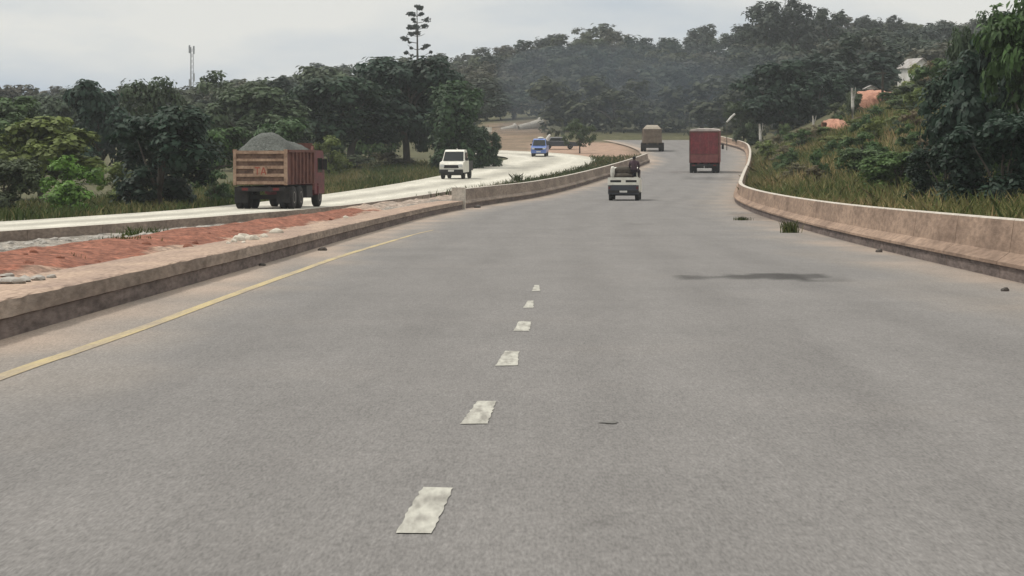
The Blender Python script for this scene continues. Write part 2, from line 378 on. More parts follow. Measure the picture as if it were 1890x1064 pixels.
# the pale carriageway on the left
A = catmull(NE, 10); B = catmull(FE, 10); V = []; tone = []; NC = 12
for a, b in zip(A, B):
    for j in range(NC + 1):
        p = a + (b - a) * j / NC; Y = p[1] * F; V.append((p[0], Y, prof(Y) + .03)); tone.append(.5 + .35 * math.exp(-((j - 3) / 1.2) ** 2) - .3 * math.exp(-((j - 6) / 1.6) ** 2) + .35 * math.exp(-((j - 9) / 1.2) ** 2))
n1 = NC + 1
Fq = [(i * n1 + j, (i + 1) * n1 + j, (i + 1) * n1 + j + 1, i * n1 + j + 1) for i in range(len(A) - 1) for j in range(NC)]
M['pale_road'] = ramp_mat('dusty_pale_road', [(0, (.28, .265, .23)), (.5, (.42, .40, .34)), (1, (.57, .545, .475))], rough=.9, noise=.15, nscale=.35, octaves=[(1.2, .10), (9, .12), (30, .14)], bump=.15, stretch=(1, .12, 1))
me = np_mesh('side_road', V, Fq, tone, smooth=True); tag(mesh_obj('side_road', me, M['pale_road']), kind='structure')

# ------------------------------------------------------------------ kerbs and concrete barriers (swept profiles)
def sweep(name, line, prof_pts, matidx, mats, side, step=1.0, gap=None, jag=0, seglen=None):
    """line: (X,Y) points; prof_pts: (offset, height) with offset growing away from the road; side=+1 road is to the left of the profile"""
    P = [np.array(p) for p in line]
    # resample
    d = [0.]
    for a, b in zip(P, P[1:]): d.append(d[-1] + np.linalg.norm(b - a))
    tot = d[-1]; n = int(tot / step)
    def at(s):
        i = min(max(np.searchsorted(d, s) - 1, 0), len(P) - 2)
        t = (s - d[i]) / max(d[i + 1] - d[i], 1e-6); return P[i] + (P[i + 1] - P[i]) * t
    segs = []
    if seglen:
        k = int(tot / seglen); segs = [(i * seglen, (i + 1) * seglen - .045) for i in range(k)] + [(k * seglen, tot)]
    else: segs = [(0, tot)]
    rng = random.Random(3); bm = bmesh.new()
    for s0, s1 in segs:
        if s1 - s0 < .2: continue
        m = max(1, int(round((s1 - s0) / step))); rings = []
        for i in range(m + 1):
            s = s0 + (s1 - s0) * i / m; p = at(s); t = at(min(s + .5, tot)) - at(max(s - .5, 0)); t = t / np.linalg.norm(t)
            nrm = np.array((t[1], -t[0])) * side
            ring = []
            for k, (o, h) in enumerate(prof_pts):
                o2 = o + (rng.uniform(-jag, jag) if jag and k >= 3 else 0); h2 = h + (rng.uniform(-jag, jag) * .15 if jag and k >= 2 else 0)
                q = p + nrm * o2; ring.append(bm.verts.new((q[0], q[1], prof(p[1]) + h2)))
            rings.append(ring)
        for a, b in zip(rings, rings[1:]):
            for k in range(len(prof_pts) - 1):
                f = bm.faces.new((a[k], b[k], b[k + 1], a[k + 1])); f.material_index = matidx[k]
        for rg in (rings[0], rings[-1]):
            f = bm.faces.new(rg); f.material_index = 0
    return bm_obj(name, bm, mats)
lk = [(p[0], p[1] * F) for p in catmull(LK, 12)]
rb = [(p[0], p[1] * F) for p in catmull(RB[:13], 12)]
YW = 141.0     # where the tall median wall takes over from the low kerb
k = sweep('kerb', [p for p in lk if p[1] < YW], [(.035, -.02), (.035, .185), (0, .205), (.02, .37), (.06, .385), (1.15, .37), (1.2, -.1)], [1, 1, 0, 2, 2, 0], [M['kerb_face'], M['band'], M['kerb_top']], -1, step=.6, jag=.022)
tag(k, kind='structure')
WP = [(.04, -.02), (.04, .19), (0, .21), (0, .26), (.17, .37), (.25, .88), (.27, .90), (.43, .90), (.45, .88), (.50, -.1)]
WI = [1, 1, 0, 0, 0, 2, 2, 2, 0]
wl = sweep('median_wall', [p for p in lk if p[1] >= YW], WP, WI, [M['kerb_face'], M['band'], M['concrete_top']], -1, step=1.0, seglen=6)
tag(wl, 'grey brown concrete median wall curving right behind the white pickup, between the two carriageways', 'wall')
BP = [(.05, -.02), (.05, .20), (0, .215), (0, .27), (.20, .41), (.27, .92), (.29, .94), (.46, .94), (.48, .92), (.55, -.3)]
br = sweep('concrete_barrier', rb, BP, WI, [M['concrete'], M['band'], M['concrete_top']], 1, step=1.0, seglen=7.5)
tag(br, 'long pinkish concrete barrier with pale top edge bending along the grassy right verge', 'barrier')
# end pillar of the median wall
i0 = next(i for i, p in enumerate(lk) if p[1] >= YW); e0 = lk[i0 - 1]
bm = bmesh.new(); box(bm, -.50, .10, -.38, 0, -.1, .99)
pl = bm_obj('end_pillar', bm, M['concrete_top'], bevel=.03); pl.location = (e0[0], e0[1] + .2, prof(e0[1])); pl.rotation_euler[2] = -.09
tag(pl, 'pale concrete end block where the tall median wall begins beside the low kerb', 'pillar')
# low side wall that holds up the near edge of the pale road
ne = [(p[0], p[1] * F) for p in catmull(NE[:9], 12)]
sw = sweep('retaining_wall', [p for p in ne if 20 < p[1] < 290], [(0, -.45), (0, .02), (.03, .05), (.22, .05), (.22, -.3)], [0, 0, 1, 0], [M['kerb_face'], M['concrete_top']], 1, step=1.5, seglen=9)
sw.data.transform(Matrix.Identity(4))
tag(sw, 'low grey retaining wall under the near edge of the pale left road', 'wall')

# median strip: dusty edge, red soil heaps, grey rubble
def mound(X, Y): return .5 + .5 * math.sin(X * 1.35 + .5 * math.sin(Y * .33)) * math.sin(Y * .55 + .8 * math.sin(X * .7))
ys = list(np.arange(8, 215, .5)); NC = 40; V = []; tone = []; rg = random.Random(5)
for Y in ys:
    x1, x0 = XL(Y) - 1.05, XN(Y) + .05
    for j in range(NC + 1):
        f = j / NC; X = x0 + (x1 - x0) * f
        w_ = x1 - x0
        dR = x1 - X          # distance from kerb strip
        red = math.exp(-((dR - 1.6) / 1.3) ** 2) if w_ > 1 else 0
        zb = (-.28 + .58 * sstep(0, 1, f))
        z = prof(Y) + zb + red * (.03 + .17 * mound(X, Y) + .09 * rg.random() * mound(X * 2.3, Y * 2.1)) + .07 * (rg.random() - .5) + .03 * fbm(X * 3, Y * 3)
        if dR < .05: z = prof(Y) + .30
        V.append((X, Y, z))
        t = .1 if dR > 3.4 + .5 * fbm(X, Y * .7) else (.85 if dR > .35 + .25 * fbm(X * 2, Y * 1.3, 1) else .5)
        if Y > 105: t = max(.1, t - .5 * sstep(105, 125, Y))
        tone.append(t)
n1 = NC + 1
Fq = [(i * n1 + j, i * n1 + j + 1, (i + 1) * n1 + j + 1, (i + 1) * n1 + j) for i in range(len(ys) - 1) for j in range(NC)]
M['median'] = ramp_mat('median_soil', [(0, (.20, .18, .155)), (.25, (.28, .25, .215)), (.5, (.31, .215, .16)), (.7, (.185, .072, .046)), (1, (.24, .105, .07))], noise=.08, nscale=.9, octaves=[(2.2, .35), (6, .35), (16, .35)], bump=1.0)
tag(mesh_obj('median_strip', np_mesh('median_strip', V, Fq, tone, smooth=True), M['median']), kind='structure')

# ------------------------------------------------------------------ painted markings and stains
def paint_mat(name, c, wear, lo, hi, sc=9):
    return mat(name, c, wear, sc, .9, lo=lo, hi=hi, fine=40, fine_amt=.12, spec=.05, stretch=(1, .12, 1))
M['paint_w'] = paint_mat('worn_white_paint', (.41, .40, .355), (.24, .23, .205), .43, .68, 13)
M['paint_y'] = paint_mat('worn_yellow_paint', (.42, .345, .20), (.28, .24, .195), .42, .68, 3)
M['tar'] = mat('dark_tar', (.085, .083, .08), (.13, .127, .12), 2.5, .9, spec=.03)
def flat(name, outline, m, lift=.005, jag=0, seed=1):
    rr = random.Random(seed); pts = []
    n = len(outline)
    for i in range(n):
        a, b = np.array(outline[i]), np.array(outline[(i + 1) % n]); kk = max(1, int(np.linalg.norm(b - a) / .12)) if jag else 1
        for q in range(kk):
            p = a + (b - a) * q / kk; pts.append((p[0] + rr.uniform(-jag, jag), p[1] + rr.uniform(-jag, jag) * 2))
    bm = bmesh.new(); f = bm.faces.new([bm.verts.new((x, y, prof(y) + lift)) for x, y in pts])
    bmesh.ops.triangulate(bm, faces=[f]); o = bm_obj(name, bm, m); 
    if o.data.polygons[0].normal.z < 0: o.data.flip_normals()
    return o
def rp(px, py): u = road_u(py); return ((px - 945) * u, u * F)
DASH = [[(728, 988), (796, 988), (836, 903), (780, 902)], [(850, 785), (899, 784), (917, 742), (880, 742)], [(913, 677), (955, 676), (958, 650), (932, 649)],
        [(948, 612), (977, 612), (980, 595), (957, 594)], [(966, 569), (985, 569), (984, 556), (974, 556)], [(982, 538), (997, 538), (995, 527), (987, 527)]]
for i, q in enumerate(DASH):
    tag(flat('lane_marking', [rp(*p) for p in q], M['paint_w'], .005, .007, i), kind='structure')
YL = [(-4.02, -10), (-4.0, 10)] + [((x - 945) * road_u(y), road_u(y) * F) for x, y in ((0, 697), (140, 649), (280, 600), (410, 552), (540, 505), (650, 467), (755, 436), (800, 425))]
yl = [tuple(p) for p in catmull(YL, 6)]
bm = bmesh.new(); pv = None
for i, (x, y) in enumerate(yl):
    hw = .075 if y < 75 else .075 * max(.3, 1 - (y - 75) / 40)
    a = bm.verts.new((x - hw, y, prof(y) + .005)); b = bm.verts.new((x + hw, y, prof(y) + .005))
    if pv: bm.faces.new((pv[0], pv[1], b, a))
    pv = (a, b)
tag(bm_obj('edge_line', bm, M['paint_y']), kind='structure')
def blob(px, py, wpx, hpx, m, seed, lift=.006, name='tar_stain'):
    rr = random.Random(seed); pts = []
    x0, y0 = rp(px, py); ua, ub = road_u(py + hpx / 2), road_u(py - hpx / 2); hy = (ub - ua) * F / 2; hx = wpx * road_u(py) / 2
    for k in range(28):
        a = 2 * math.pi * k / 28; r = 1 + .25 * math.sin(3 * a + seed) + rr.uniform(-.12, .12); pts.append((x0 + hx * math.cos(a) * r, y0 + hy * math.sin(a) * r))
    tag(flat(name, pts, m, lift), kind='structure')
blob(1125, 782, 34, 4, mat('faint_stain', (.125, .122, .115), (.17, .165, .155), 6, .95, spec=.03), 5)

# ------------------------------------------------------------------ trees
def crown_mesh(name, seed, n, lobes, cz, rz, leaf, flat_=1.0, sub=9, spread=1.0, tvar=1.0):
    """leaf clumps on sub-lobes of lobes; unit tree: height 1, crown half width 1; cz/rz = crown centre and half height"""
    g = np.random.default_rng(seed)
    C = []; RR = []
    for i in range(lobes):
        a = 2 * math.pi * (i + g.random()) / lobes * 2.4; rad = (.25 + .55 * g.random()) * spread if i else 0.1
        h = g.uniform(-.75, .75); rad *= math.sqrt(max(.1, 1 - (max(h, 0) * .95) ** 2))
        C.append((math.cos(a) * rad, math.sin(a) * rad, h)); RR.append(g.uniform(.27, .45))
    C = np.array(C); RR = np.array(RR)
    li = g.choice(lobes, n, p=RR ** 2 / (RR ** 2).sum())
    sd_ = g.normal(size=(lobes, sub, 3)); sd_ /= np.linalg.norm(sd_, axis=2, keepdims=True); sd_[:, :, 2] = np.abs(sd_[:, :, 2]) * np.where(g.random((lobes, sub)) < .7, 1, -1)
    si = g.integers(0, sub, n); d1 = sd_[li, si]
    d2 = g.normal(size=(n, 3)); d2 /= np.linalg.norm(d2, axis=1, keepdims=True)
    r2 = g.random(n) ** .5
    p = C[li] + RR[li][:, None] * (d1 * g.uniform(.55, .95, (n, 1)) + d2 * (.46 * r2)[:, None])
    p[:, :2] /= max(1e-3, np.percentile(np.abs(p[:, :2]), 98.5)); zz = p[:, 2]; lo, hi = np.percentile(zz, [1, 99]); zz = np.clip((zz - lo) / (hi - lo) * 2 - 1, -1.08, 1.08)
    P = np.stack([p[:, 0], p[:, 1], cz + zz * rz], 1)
    nr_ = d2 * .7 + d1 * .5 + np.array([0, 0, .6]) + g.normal(size=(n, 3)) * .3; nr_ /= np.linalg.norm(nr_, axis=1, keepdims=True)
    t = np.cross(nr_, g.normal(size=(n, 3))); t /= np.linalg.norm(t, axis=1, keepdims=True); b = np.cross(nr_, t)
    sz = leaf * g.uniform(.6, 1.35, (n, 1)); asp = np.array([1, 1, 1.0])
    sc_ = np.array([1, 1, rz * 0 + .95])
    t2 = t * sz; b2 = b * sz * .62; up = nr_ * sz * .18
    V4 = np.stack([P - t2, P + b2 + up, P + t2, P - b2 + up], 1)
    # compensate: unit tree is stretched by (half width, half width, height)
    V4[:, :, 2] = P[:, None, 2] + (V4[:, :, 2] - P[:, None, 2]) * .5
    Fc = np.arange(n * 4).reshape(n, 4)
    lt = g.random(lobes); st = g.random((lobes, sub))
    tone_ = np.clip(.42 + tvar * (.35 * (lt[li] - .5) + .45 * (st[li, si] - .5) + .38 * (g.random(n) - .5)), 0, 1)
    return np_mesh(name, V4.reshape(-1, 3), Fc, tone_), C, cz, rz
def trunk_mesh(name, C, cz, rz, lean=(0, 0), base=.035, seed=0):
    rr = random.Random(seed); fork = Vector((lean[0], lean[1], max(.12, cz - rz * .75)))
    lst = [([(0, 0, -.03), (lean[0] * .3 + .01, lean[1] * .3, fork.z * .5), tuple(fork)], [base * 1.25, base, base * .8])]
    for c in list(C)[:8]:
        e = Vector((c[0] * .8, c[1] * .8, cz + c[2] * rz * .7)); mid = fork.lerp(e, .5) + Vector((rr.uniform(-.06, .06), rr.uniform(-.06, .06), .05))
        lst.append(([tuple(fork - Vector((0, 0, .02))), tuple(mid), tuple(e)], [base * .6, base * .38, base * .12]))
    V = []; Fq = []
    for pts, rad in lst:
        v, f = tube_np(pts, rad, 6); o = len(V); V += v; Fq += [tuple(i + o for i in q) for q in f]
    V = np.array(V); 
    return np_mesh(name, V, Fq, smooth=True)
PROTO = {}
def proto(key, seed, n, lobes, cz, rz, leaf, lean=(0, 0), base=.05, **kw):
    cm, C, a, b = crown_mesh('crown_' + key, seed, n, lobes, cz, rz, leaf, **kw)
    cm.materials.append(M['leaf']); tm = trunk_mesh('trunk_' + key, C, a, b, lean, base, seed); tm.materials.append(M['bark']); PROTO[key] = (cm, tm)
proto('broad', 11, 9000, 15, .60, .40, .066)
proto('bushy', 12, 9000, 16, .52, .50, .062)
proto('round', 13, 7000, 13, .58, .42, .07)
proto('airy', 14, 3200, 12, .62, .38, .060, sub=5)
proto('umbra', 15, 9000, 17, .66, .34, .058, lean=(-.15, 0), base=.06)
proto('tall', 16, 6000, 14, .55, .46, .065)
proto('shrub', 17, 3500, 10, .50, .52, .075)
for q in range(5): proto('far%d' % q, 30 + q, 2600, 13 + q, .52, .48, .092, tvar=.55)
for q in range(2): proto('wisp%d' % q, 40 + q, 1300, 11, .54, .46, .09, sub=6, tvar=.6)
def tree(px, u, ytop, wpx, key, col, label, cat='tree', group=None, name='tree', ybase=None, rz=None, z=None):
    X, Y, zg = gpos(px, u)
    if z is not None: zg = z
    if ybase is not None: zg = HC - (ybase - HOR) * u
    ztop = HC - (ytop - HOR) * u; H = max(1.0, ztop - zg); W = wpx * u / 2
    e = empty(name, (X, Y, zg), rz if rz is not None else random.uniform(0, 6.28)); e.scale = (W, W, H)
    cm, tm = PROTO[key]
    t = link(bpy.data.objects.new('trunk', tm), e); c = link(bpy.data.objects.new('crown', cm), e); c.color = (*col, 1)
    tag(e, label, cat, group); return e
def vary(c, a=.15):
    k = random.uniform(1 - a, 1 + a); return (c[0] * k * random.uniform(.92, 1.08), c[1] * k, c[2] * k * random.uniform(.9, 1.1))
DK = (.021, .044, .025); GN = (.052, .098, .030); OL = (.135, .170, .045); BR = (.105, .20, .035); GY = (.062, .086, .044); TN = (.17, .145, .085)
NEAR = [
 # px, u, ytop, width, proto, colour, label
 (295, .0262, 210, 225, 'bushy', DK, 'large dark green tree spreading over the left road edge behind the tipper truck'),
 (130, .0240, 294, 112, 'shrub', BR, 'bright yellow green bush beside the pale road below the dark trees'),
 (75, .0300, 222, 215, 'broad', OL, 'olive green broad tree directly behind the bright green bush'),
 (8, .0245, 300, 130, 'bushy', GY, 'dull olive bush cut by the left picture edge beside the pale road'),
 (40, .0400, 185, 190, 'broad', GN, 'flat topped green tree on the skyline at the far left'),
 (190, .0400, 157, 140, 'round', DK, 'round dark tree on the skyline left of the twin peaked tree'),
 (287, .0450, 153, 112, 'tall', GY, 'greyish twin peaked tree on the skyline left of the mast'),
 (428, .0560, 136, 150, 'airy', GY, 'see-through grey green tree on the skyline right of the mast'),
 (470, .0480, 168, 190, 'broad', GY, 'dull grey green tree rising behind the tipper truck load'),
 (388, .0360, 240, 130, 'round', GN, 'mid green tree between the large dark tree and the tipper truck'),
 (510, .0400, 222, 120, 'round', GN, 'mid green bush like tree right behind the tipper truck body'),
 (340, .0560, 190, 130, 'round', GY, 'greyish tree in the dip of the skyline below the mast'),
 (110, .0520, 182, 130, 'round', GY, 'grey green tree on the low skyline left of the round dark tree'),
 (690, .0570, 160, 120, 'bushy', GN, 'green tree in the gap between the two spreading trees on the left bank'),
 (545, .0520, 172, 150, 'round', GN, 'green tree above the cab of the tipper truck'),
 (222, .0268, 305, 95, 'shrub', OL, 'olive bush squeezed between the bright green bush and the large dark tree'),
 (396, .0275, 318, 70, 'shrub', GN, 'small green bush on the grass behind the tail of the tipper truck'),
 (722, .0512, 283, 88, 'shrub', (.13, .12, .05), 'tawny shrub between the two trunks on the left grass bank'),
 (655, .0480, 288, 80, 'shrub', GY, 'grey green shrub at the foot of the leaning tree on the left bank'),
 (1578, .0560, 172, 44, 'bushy', GY, 'small grey green bush at the left end of the orange earth bank'),
 (1648, .0540, 172, 56, 'bushy', GN, 'small green bush covering the right end of the orange earth bank'),
 (1515, .0490, 236, 60, 'bushy', OL, 'olive bush left of the small orange earth patch'),
 (608, .0440, 255, 70, 'shrub', OL, 'yellowish shrub right beside the tipper truck cab'),
 (645, .0500, 150, 215, 'umbra', DK, 'dark spreading tree with a leaning trunk on the left grass bank'),
 (752, .0510, 112, 215, 'umbra', DK, 'tallest dark tree with an upright trunk on the left grass bank'),
 (852, .0490, 160, 140, 'bushy', (.036, .070, .027), 'dense green tree with foliage to the ground behind the white car on the pale road'),
 (805, .0515, 138, 130, 'broad', (.030, .058, .027), 'dark green tree joining the tallest dark tree to the dense green one'),
 (892, .0500, 238, 62, 'bushy', (.034, .066, .028), 'low dark green bush at the road end of the left tree mass'),
 (620, .0620, 128, 150, 'round', GY, 'grey green tree behind the dark spreading tree on the left bank'),
 (560, .0680, 150, 130, 'tall', GY, 'grey green tree on the slope above the tipper truck'),
 (1070, .0605, 222, 54, 'airy', GY, 'small thin trunked tree on the dirt patch by the bend of the pale road'),
 (1440, .0640, 118, 150, 'broad', DK, 'dark tree above the barrier bend right of the red truck'),
 (1512, .0660, 140, 110, 'bushy', DK, 'dark bushy tree left of the orange earth bank'),
 (1372, .0640, 190, 70, 'tall', GY, 'slim grey green tree between the red truck and the dark tree'),
 (1788, .0260, 128, 165, 'bushy', DK, 'dark tree at the left front of the thicket above the barrier'),
 (1850, .0240, 40, 215, 'broad', DK, 'tall dark tree filling the upper right corner above the barrier'),
 (1900, .0215, 6, 190, 'tall', GN, 'tallest tree cut by the right picture edge'),
 (1850, .0190, 215, 210, 'bushy', DK, 'low dark bush just behind the barrier at the right edge'),
 (1745, .0215, 262, 140, 'bushy', DK, 'dark bush between the thicket and the green shrubs behind the barrier'),
 (1790, .0320, 30, 90, 'airy', GY, 'thin twisted tree on the skyline beside the tall dark tree'),
 (1655, .0260, 285, 130, 'bushy', (.075, .135, .038), 'leafy green shrub behind the barrier at the foot of the thicket'),
 (1600, .0300, 278, 110, 'bushy', (.070, .12, .040), 'green shrub on the grassy slope left of the leafy shrub'),
 (1700, .0235, 318, 100, 'bushy', (.10, .15, .045), 'light green shrub low behind the barrier'),
 (1555, .0400, 262, 100, 'shrub', OL, 'olive shrub below the orange earth patch on the slope'),
 (1490, .0480, 232, 46, 'airy', TN, 'small dry brown tree on the grassy slope'),
 (1418, .0480, 262, 60, 'shrub', OL, 'dry olive shrub at the barrier bend behind the wall'),
]
for a in NEAR:
    tree(a[0], a[1], a[2], a[3], a[4], vary(a[5], .08), a[6], cat='bush' if ('shrub' in a[6] or 'bush' in a[6].split()) else 'tree', name='bush' if ('shrub' in a[6] or 'bush' in a[6].split()) else 'tree')
# individually recognisable skyline trees on the hill
SKY = [(1290, .150, 50, 72, 'far0', 'dome shaped tree standing alone on the hill skyline'),
       (1130, .155, 50, 130, 'far1', 'broad rounded tree on the middle hilltop'),
       (1010, .150, 68, 60, 'far2', 'small rounded tree on the skyline left of the middle hilltop'),
       (1412, .110, 6, 84, 'far3', 'left one of the two highest trees on the hill skyline'),
       (1462, .110, 2, 100, 'far4', 'right one of the two highest trees on the hill skyline'),
       (1525, .115, 20, 70, 'far0', 'rounded tree on the skyline just right of the two highest'),
       (1602, .125, 33, 66, 'far2', 'flat rounded skyline tree above the white houses'),
       (1652, .125, 30, 34, 'far1', 'narrow skyline tree above the white houses'),
       (1728, .120, 46, 90, 'far3', 'low broad skyline tree between the houses and the dark thicket'),
       (700, .120, 112, 90, 'far4', 'skyline tree just left of the tall sparse pine'),
       (600, .110, 128, 100, 'far1', 'broad skyline tree above the leaning tree on the left bank')]
for px, u, yt, wp, key, lab in SKY: tree(px, u, yt, wp, key, vary((.042, .054, .038)), lab, ybase=yt + wp * .9)
# hillside wood
CLEAR = [(1640, 1745, 100, 185, 470), (900, 1000, 214, 300, 480), (1000, 1105, 246, 300, 440), (1590, 1660, 150, 200, 340)]
cnt = 0; G_ = random.Random(21)
for Y in (388, 425, 468, 518, 572, 632, 700, 775, 855):
    u = Y / F; wm = 9.5; stepx = wm / u * (.62 if Y < 600 else .70)
    x = -80 + G_.uniform(0, stepx) * .7
    while x < 1960:
        px = x + G_.uniform(-.25, .25) * stepx; uu = u * G_.uniform(.965, 1.035); X, YY, zg = gpos(px, uu); x += stepx
        yb = HOR - (zg - HC) / uu
        Wd = G_.uniform(8.5, 13) / uu; Hp = (G_.uniform(6.0, 8.6) if Y < 800 else G_.uniform(6.6, 7.8)) / uu
        if px < 380 and Y < 500: continue
        if 1120 < px < 1420 and YY < 384: continue
        if XL(YY) - 2 < X < XR(YY) + 2 and YY < 404: continue
        bad = False
        for x0, x1, ya, yb2, ymax in CLEAR:
            if x0 - Wd * .3 < px < x1 + Wd * .3 and YY < ymax and yb - Hp < yb2 and yb > ya: bad = True
        if bad: continue
        key = G_.choice(['far0', 'far1', 'far2', 'far3', 'far4', 'far0', 'far3', 'wisp0', 'wisp1'])
        c = G_.choice([(.032, .050, .030), (.042, .056, .032), (.060, .066, .042), (.027, .043, .030), (.054, .066, .030), (.072, .070, .046)])
        tree(px, uu, yb - Hp, Wd, key, vary(c, .2), 'grey green tree in the hazy wood covering the hill', group='trees in the hazy wood on the hill'); cnt += 1
print('hill trees', cnt)

# shrubs over the grassy slope and its crest
G2 = random.Random(33); n_ = 0
while n_ < 46:
    u = G2.uniform(.030, .060); Y = u * F; s_ = G2.uniform(3, 24); X = XR(Y) + s_; px = 945 + X / u
    if not (1400 < px < 1760): continue
    yb = HOR - (ground(X, Y) - HC) / u
    if 1575 < px < 1665 and yb > 185 and u < .0585 and yb < 225: continue
    if 1520 < px < 1580 and u < .050 and yb < 275 : continue
    n_ += 1; far_ = s_ > 13
    hpx = (G2.uniform(1.6, 3.4) if far_ else G2.uniform(.8, 2.0)) / u; wpx = (G2.uniform(2.2, 4.5) if far_ else G2.uniform(1.2, 2.6)) / u
    tree(px, u, yb - hpx, wpx, 'shrub', vary(G2.choice([OL, GY, (.13, .115, .06), GN, (.075, .12, .038), (.16, .13, .075)]), .2), 'wild shrub growing on the tan grassy slope right of the road', cat='bush', group='shrubs on the grassy slope', name='bush')
# understorey of the hill wood: nobody could count it
gu = np.random.default_rng(8); VV = []; TT = []
while len(TT) < 16000:
    Y = gu.uniform(378, 880) ; px = gu.uniform(-80, 1960); u = Y / F; X = (px - 945) * u
    if 885 < px < 1010 and Y < 500: continue
    if XL(Y) - 3 < X < XR(Y) + 3 and Y < 402: continue
    if 1590 < px < 1750 and Y < 470: continue
    zg = ground(X, Y)
    for q in range(4):
        c = np.array((X + gu.normal() * 1.0, Y + gu.normal() * 1.0, zg + gu.uniform(.1, 2.4))); t = gu.normal(size=3); t /= np.linalg.norm(t); b = np.cross(t, gu.normal(size=3)); b /= np.linalg.norm(b); s_ = gu.uniform(.25, .6)
        VV.extend([c - t * s_, c + b * s_ * .6, c + t * s_, c - b * s_ * .6]); TT.append(gu.random())
o = mesh_obj('undergrowth', np_mesh('undergrowth', np.array(VV), np.arange(len(VV)).reshape(-1, 4), TT), M['leaf']); o.color = (.050, .056, .038, 1)
tag(o, 'grey green undergrowth between the trunks of the hill wood', 'undergrowth', kind='stuff')

# tall sparse pine
X, Y, zg = gpos(770, .092); u = .092
pe = empty('pine_tree', (X, Y, zg)); tag(pe, 'tall sparse pine with tiered bare branches standing above the skyline', 'tree')
Ht = (HC - (12 - HOR) * u) - zg; gg = np.random.default_rng(4)
lst = [([(0, 0, -.3), (.1, 0, Ht * .5), (0, 0, Ht)], [.32, .2, .05])]; VV = []; TT = []
def puff(c, r, n):
    for _ in range(n):
        d = gg.normal(size=3); d /= np.linalg.norm(d); p = np.array(c) + d * r * gg.random() ** .5 * np.array([1, 1, .55]); t = gg.normal(size=3); t /= np.linalg.norm(t); b = np.cross(t, gg.normal(size=3)); b /= np.linalg.norm(b)
        s = gg.uniform(.15, .36); VV.extend([p - t * s, p + b * s * .5, p + t * s, p - b * s * .5]); TT.append(gg.random())
for i, hz in enumerate(np.linspace(Ht * .45, Ht * .97, 10)):
    k_ = (Ht - hz) / (Ht * .55); ln = .7 + 3.0 * min(1, k_ * 1.3)
    for q in range(2 if i % 3 == 1 else 3):
        a = gg.uniform(0, 6.28) if q else (0 if i % 2 else math.pi) + gg.uniform(-.4, .4); l_ = ln * gg.uniform(.4, 1.0)
        tip = (math.cos(a) * l_, math.sin(a) * l_, hz + l_ * .28); lst.append(([(0, 0, hz - .1), (tip[0] * .6, tip[1] * .6, hz + l_ * .05), tip], [.07, .05, .03]))
        if gg.random() < .85: puff(tip, .66 * gg.uniform(.4, 1.3), 70)
        if gg.random() < .5: puff((tip[0] * .6, tip[1] * .6, hz + .1), .3, 22)
puff((0, 0, Ht - .1), .45, 60)
tubes('trunk', lst, M['bark'], pe, 6)
cr_ = mesh_obj('crown', np_mesh('pine_crown', np.array(VV), np.arange(len(VV)).reshape(-1, 4), TT), M['leaf'], pe); cr_.color = (.035, .045, .035, 1)

# ------------------------------------------------------------------ grass and weeds
def blades(name, pts, hmin, hmax, wid, col, seed, lean=.35, label=None):
    g = np.random.default_rng(seed); P = np.array(pts, float); n = len(P); h = g.uniform(hmin, hmax, n); a = g.uniform(0, 6.28, n)
    dx = np.stack([np.cos(a), np.sin(a), np.zeros(n)], 1) * wid * g.uniform(.6, 1.4, (n, 1)); ln = g.normal(size=(n, 3)) * lean * h[:, None]; ln[:, 2] = 0
    mid = P + ln * .35 + np.array([0, 0, 1]) * (h * .6)[:, None]; tip = P + ln + np.array([0, 0, 1]) * h[:, None]
    V = np.stack([P - dx, P + dx, mid + dx * .7, tip, mid - dx * .7], 1).reshape(-1, 3)
    Fc = np.arange(n * 5).reshape(n, 5)
    patch = np.array([fbm(p[0] * .4, p[1] * .12, 1.5) for p in P]); t = np.clip(.4 + .3 * patch + g.normal(size=n) * .2, 0, 1)
    o = mesh_obj(name, np_mesh(name, V, Fc, t), M['grass']); o.color = (*col, 1); return o
def grass_mat():
    m = bpy.data.materials.new('grass'); m.use_nodes = True; t = m.node_tree; n = t.nodes.new; l = t.links.new; b = t.nodes['Principled BSDF']; b.inputs['Roughness'].default_value = .8; b.inputs['Specular IOR Level'].default_value = .15
    at = n('ShaderNodeAttribute'); at.attribute_name = 'tone'; oi = n('ShaderNodeObjectInfo'); rp_ = n('ShaderNodeValToRGB'); e = rp_.color_ramp.elements
    e[0].position = .1; e[0].color = (.42, .65, .35, 1); e[1].position = .9; e[1].color = (2.1, 1.6, 1.7, 1); e.new(.5).color = (1, 1, .8, 1)
    vm = n('ShaderNodeVectorMath'); vm.operation = 'MULTIPLY'; l(at.outputs['Fac'], rp_.inputs[0]); l(rp_.outputs[0], vm.inputs[0]); l(oi.outputs['Color'], vm.inputs[1]); l(vm.outputs[0], b.inputs['Base Color'])
    return m
M['grass'] = grass_mat()
g = random.Random(9); pts = []
while len(pts) < 36000:
    u = g.uniform(.013, .056) ; Y = u * F; s = .7 + 22 * g.random() ** 1.3 * min(1, u / .03); X = XR(Y) + s
    if 945 + F * X / Y > 2250: continue
    pts.append((X, Y, ground(X, Y) - .03))
o = blades('grass', pts, .35, 1.05, .035, (.185, .172, .085), 2); tag(o, 'tall tan and olive grass on the verge and slope behind the right barrier', 'grass', kind='stuff')
pts = []
while len(pts) < 16000:
    u = g.uniform(.0205, .054); Y = u * F; X = XF(Y) - .2 - 12 * g.random() ** 1.4; px = 945 + F * X / Y
    if px < -60: continue
    pts.append((X, Y, ground(X, Y) - .03))
o = blades('grass', pts, .2, .6, .035, (.105, .112, .05), 3); tag(o, 'olive grass bank along the far side of the pale left road', 'grass', kind='stuff')
pts = []
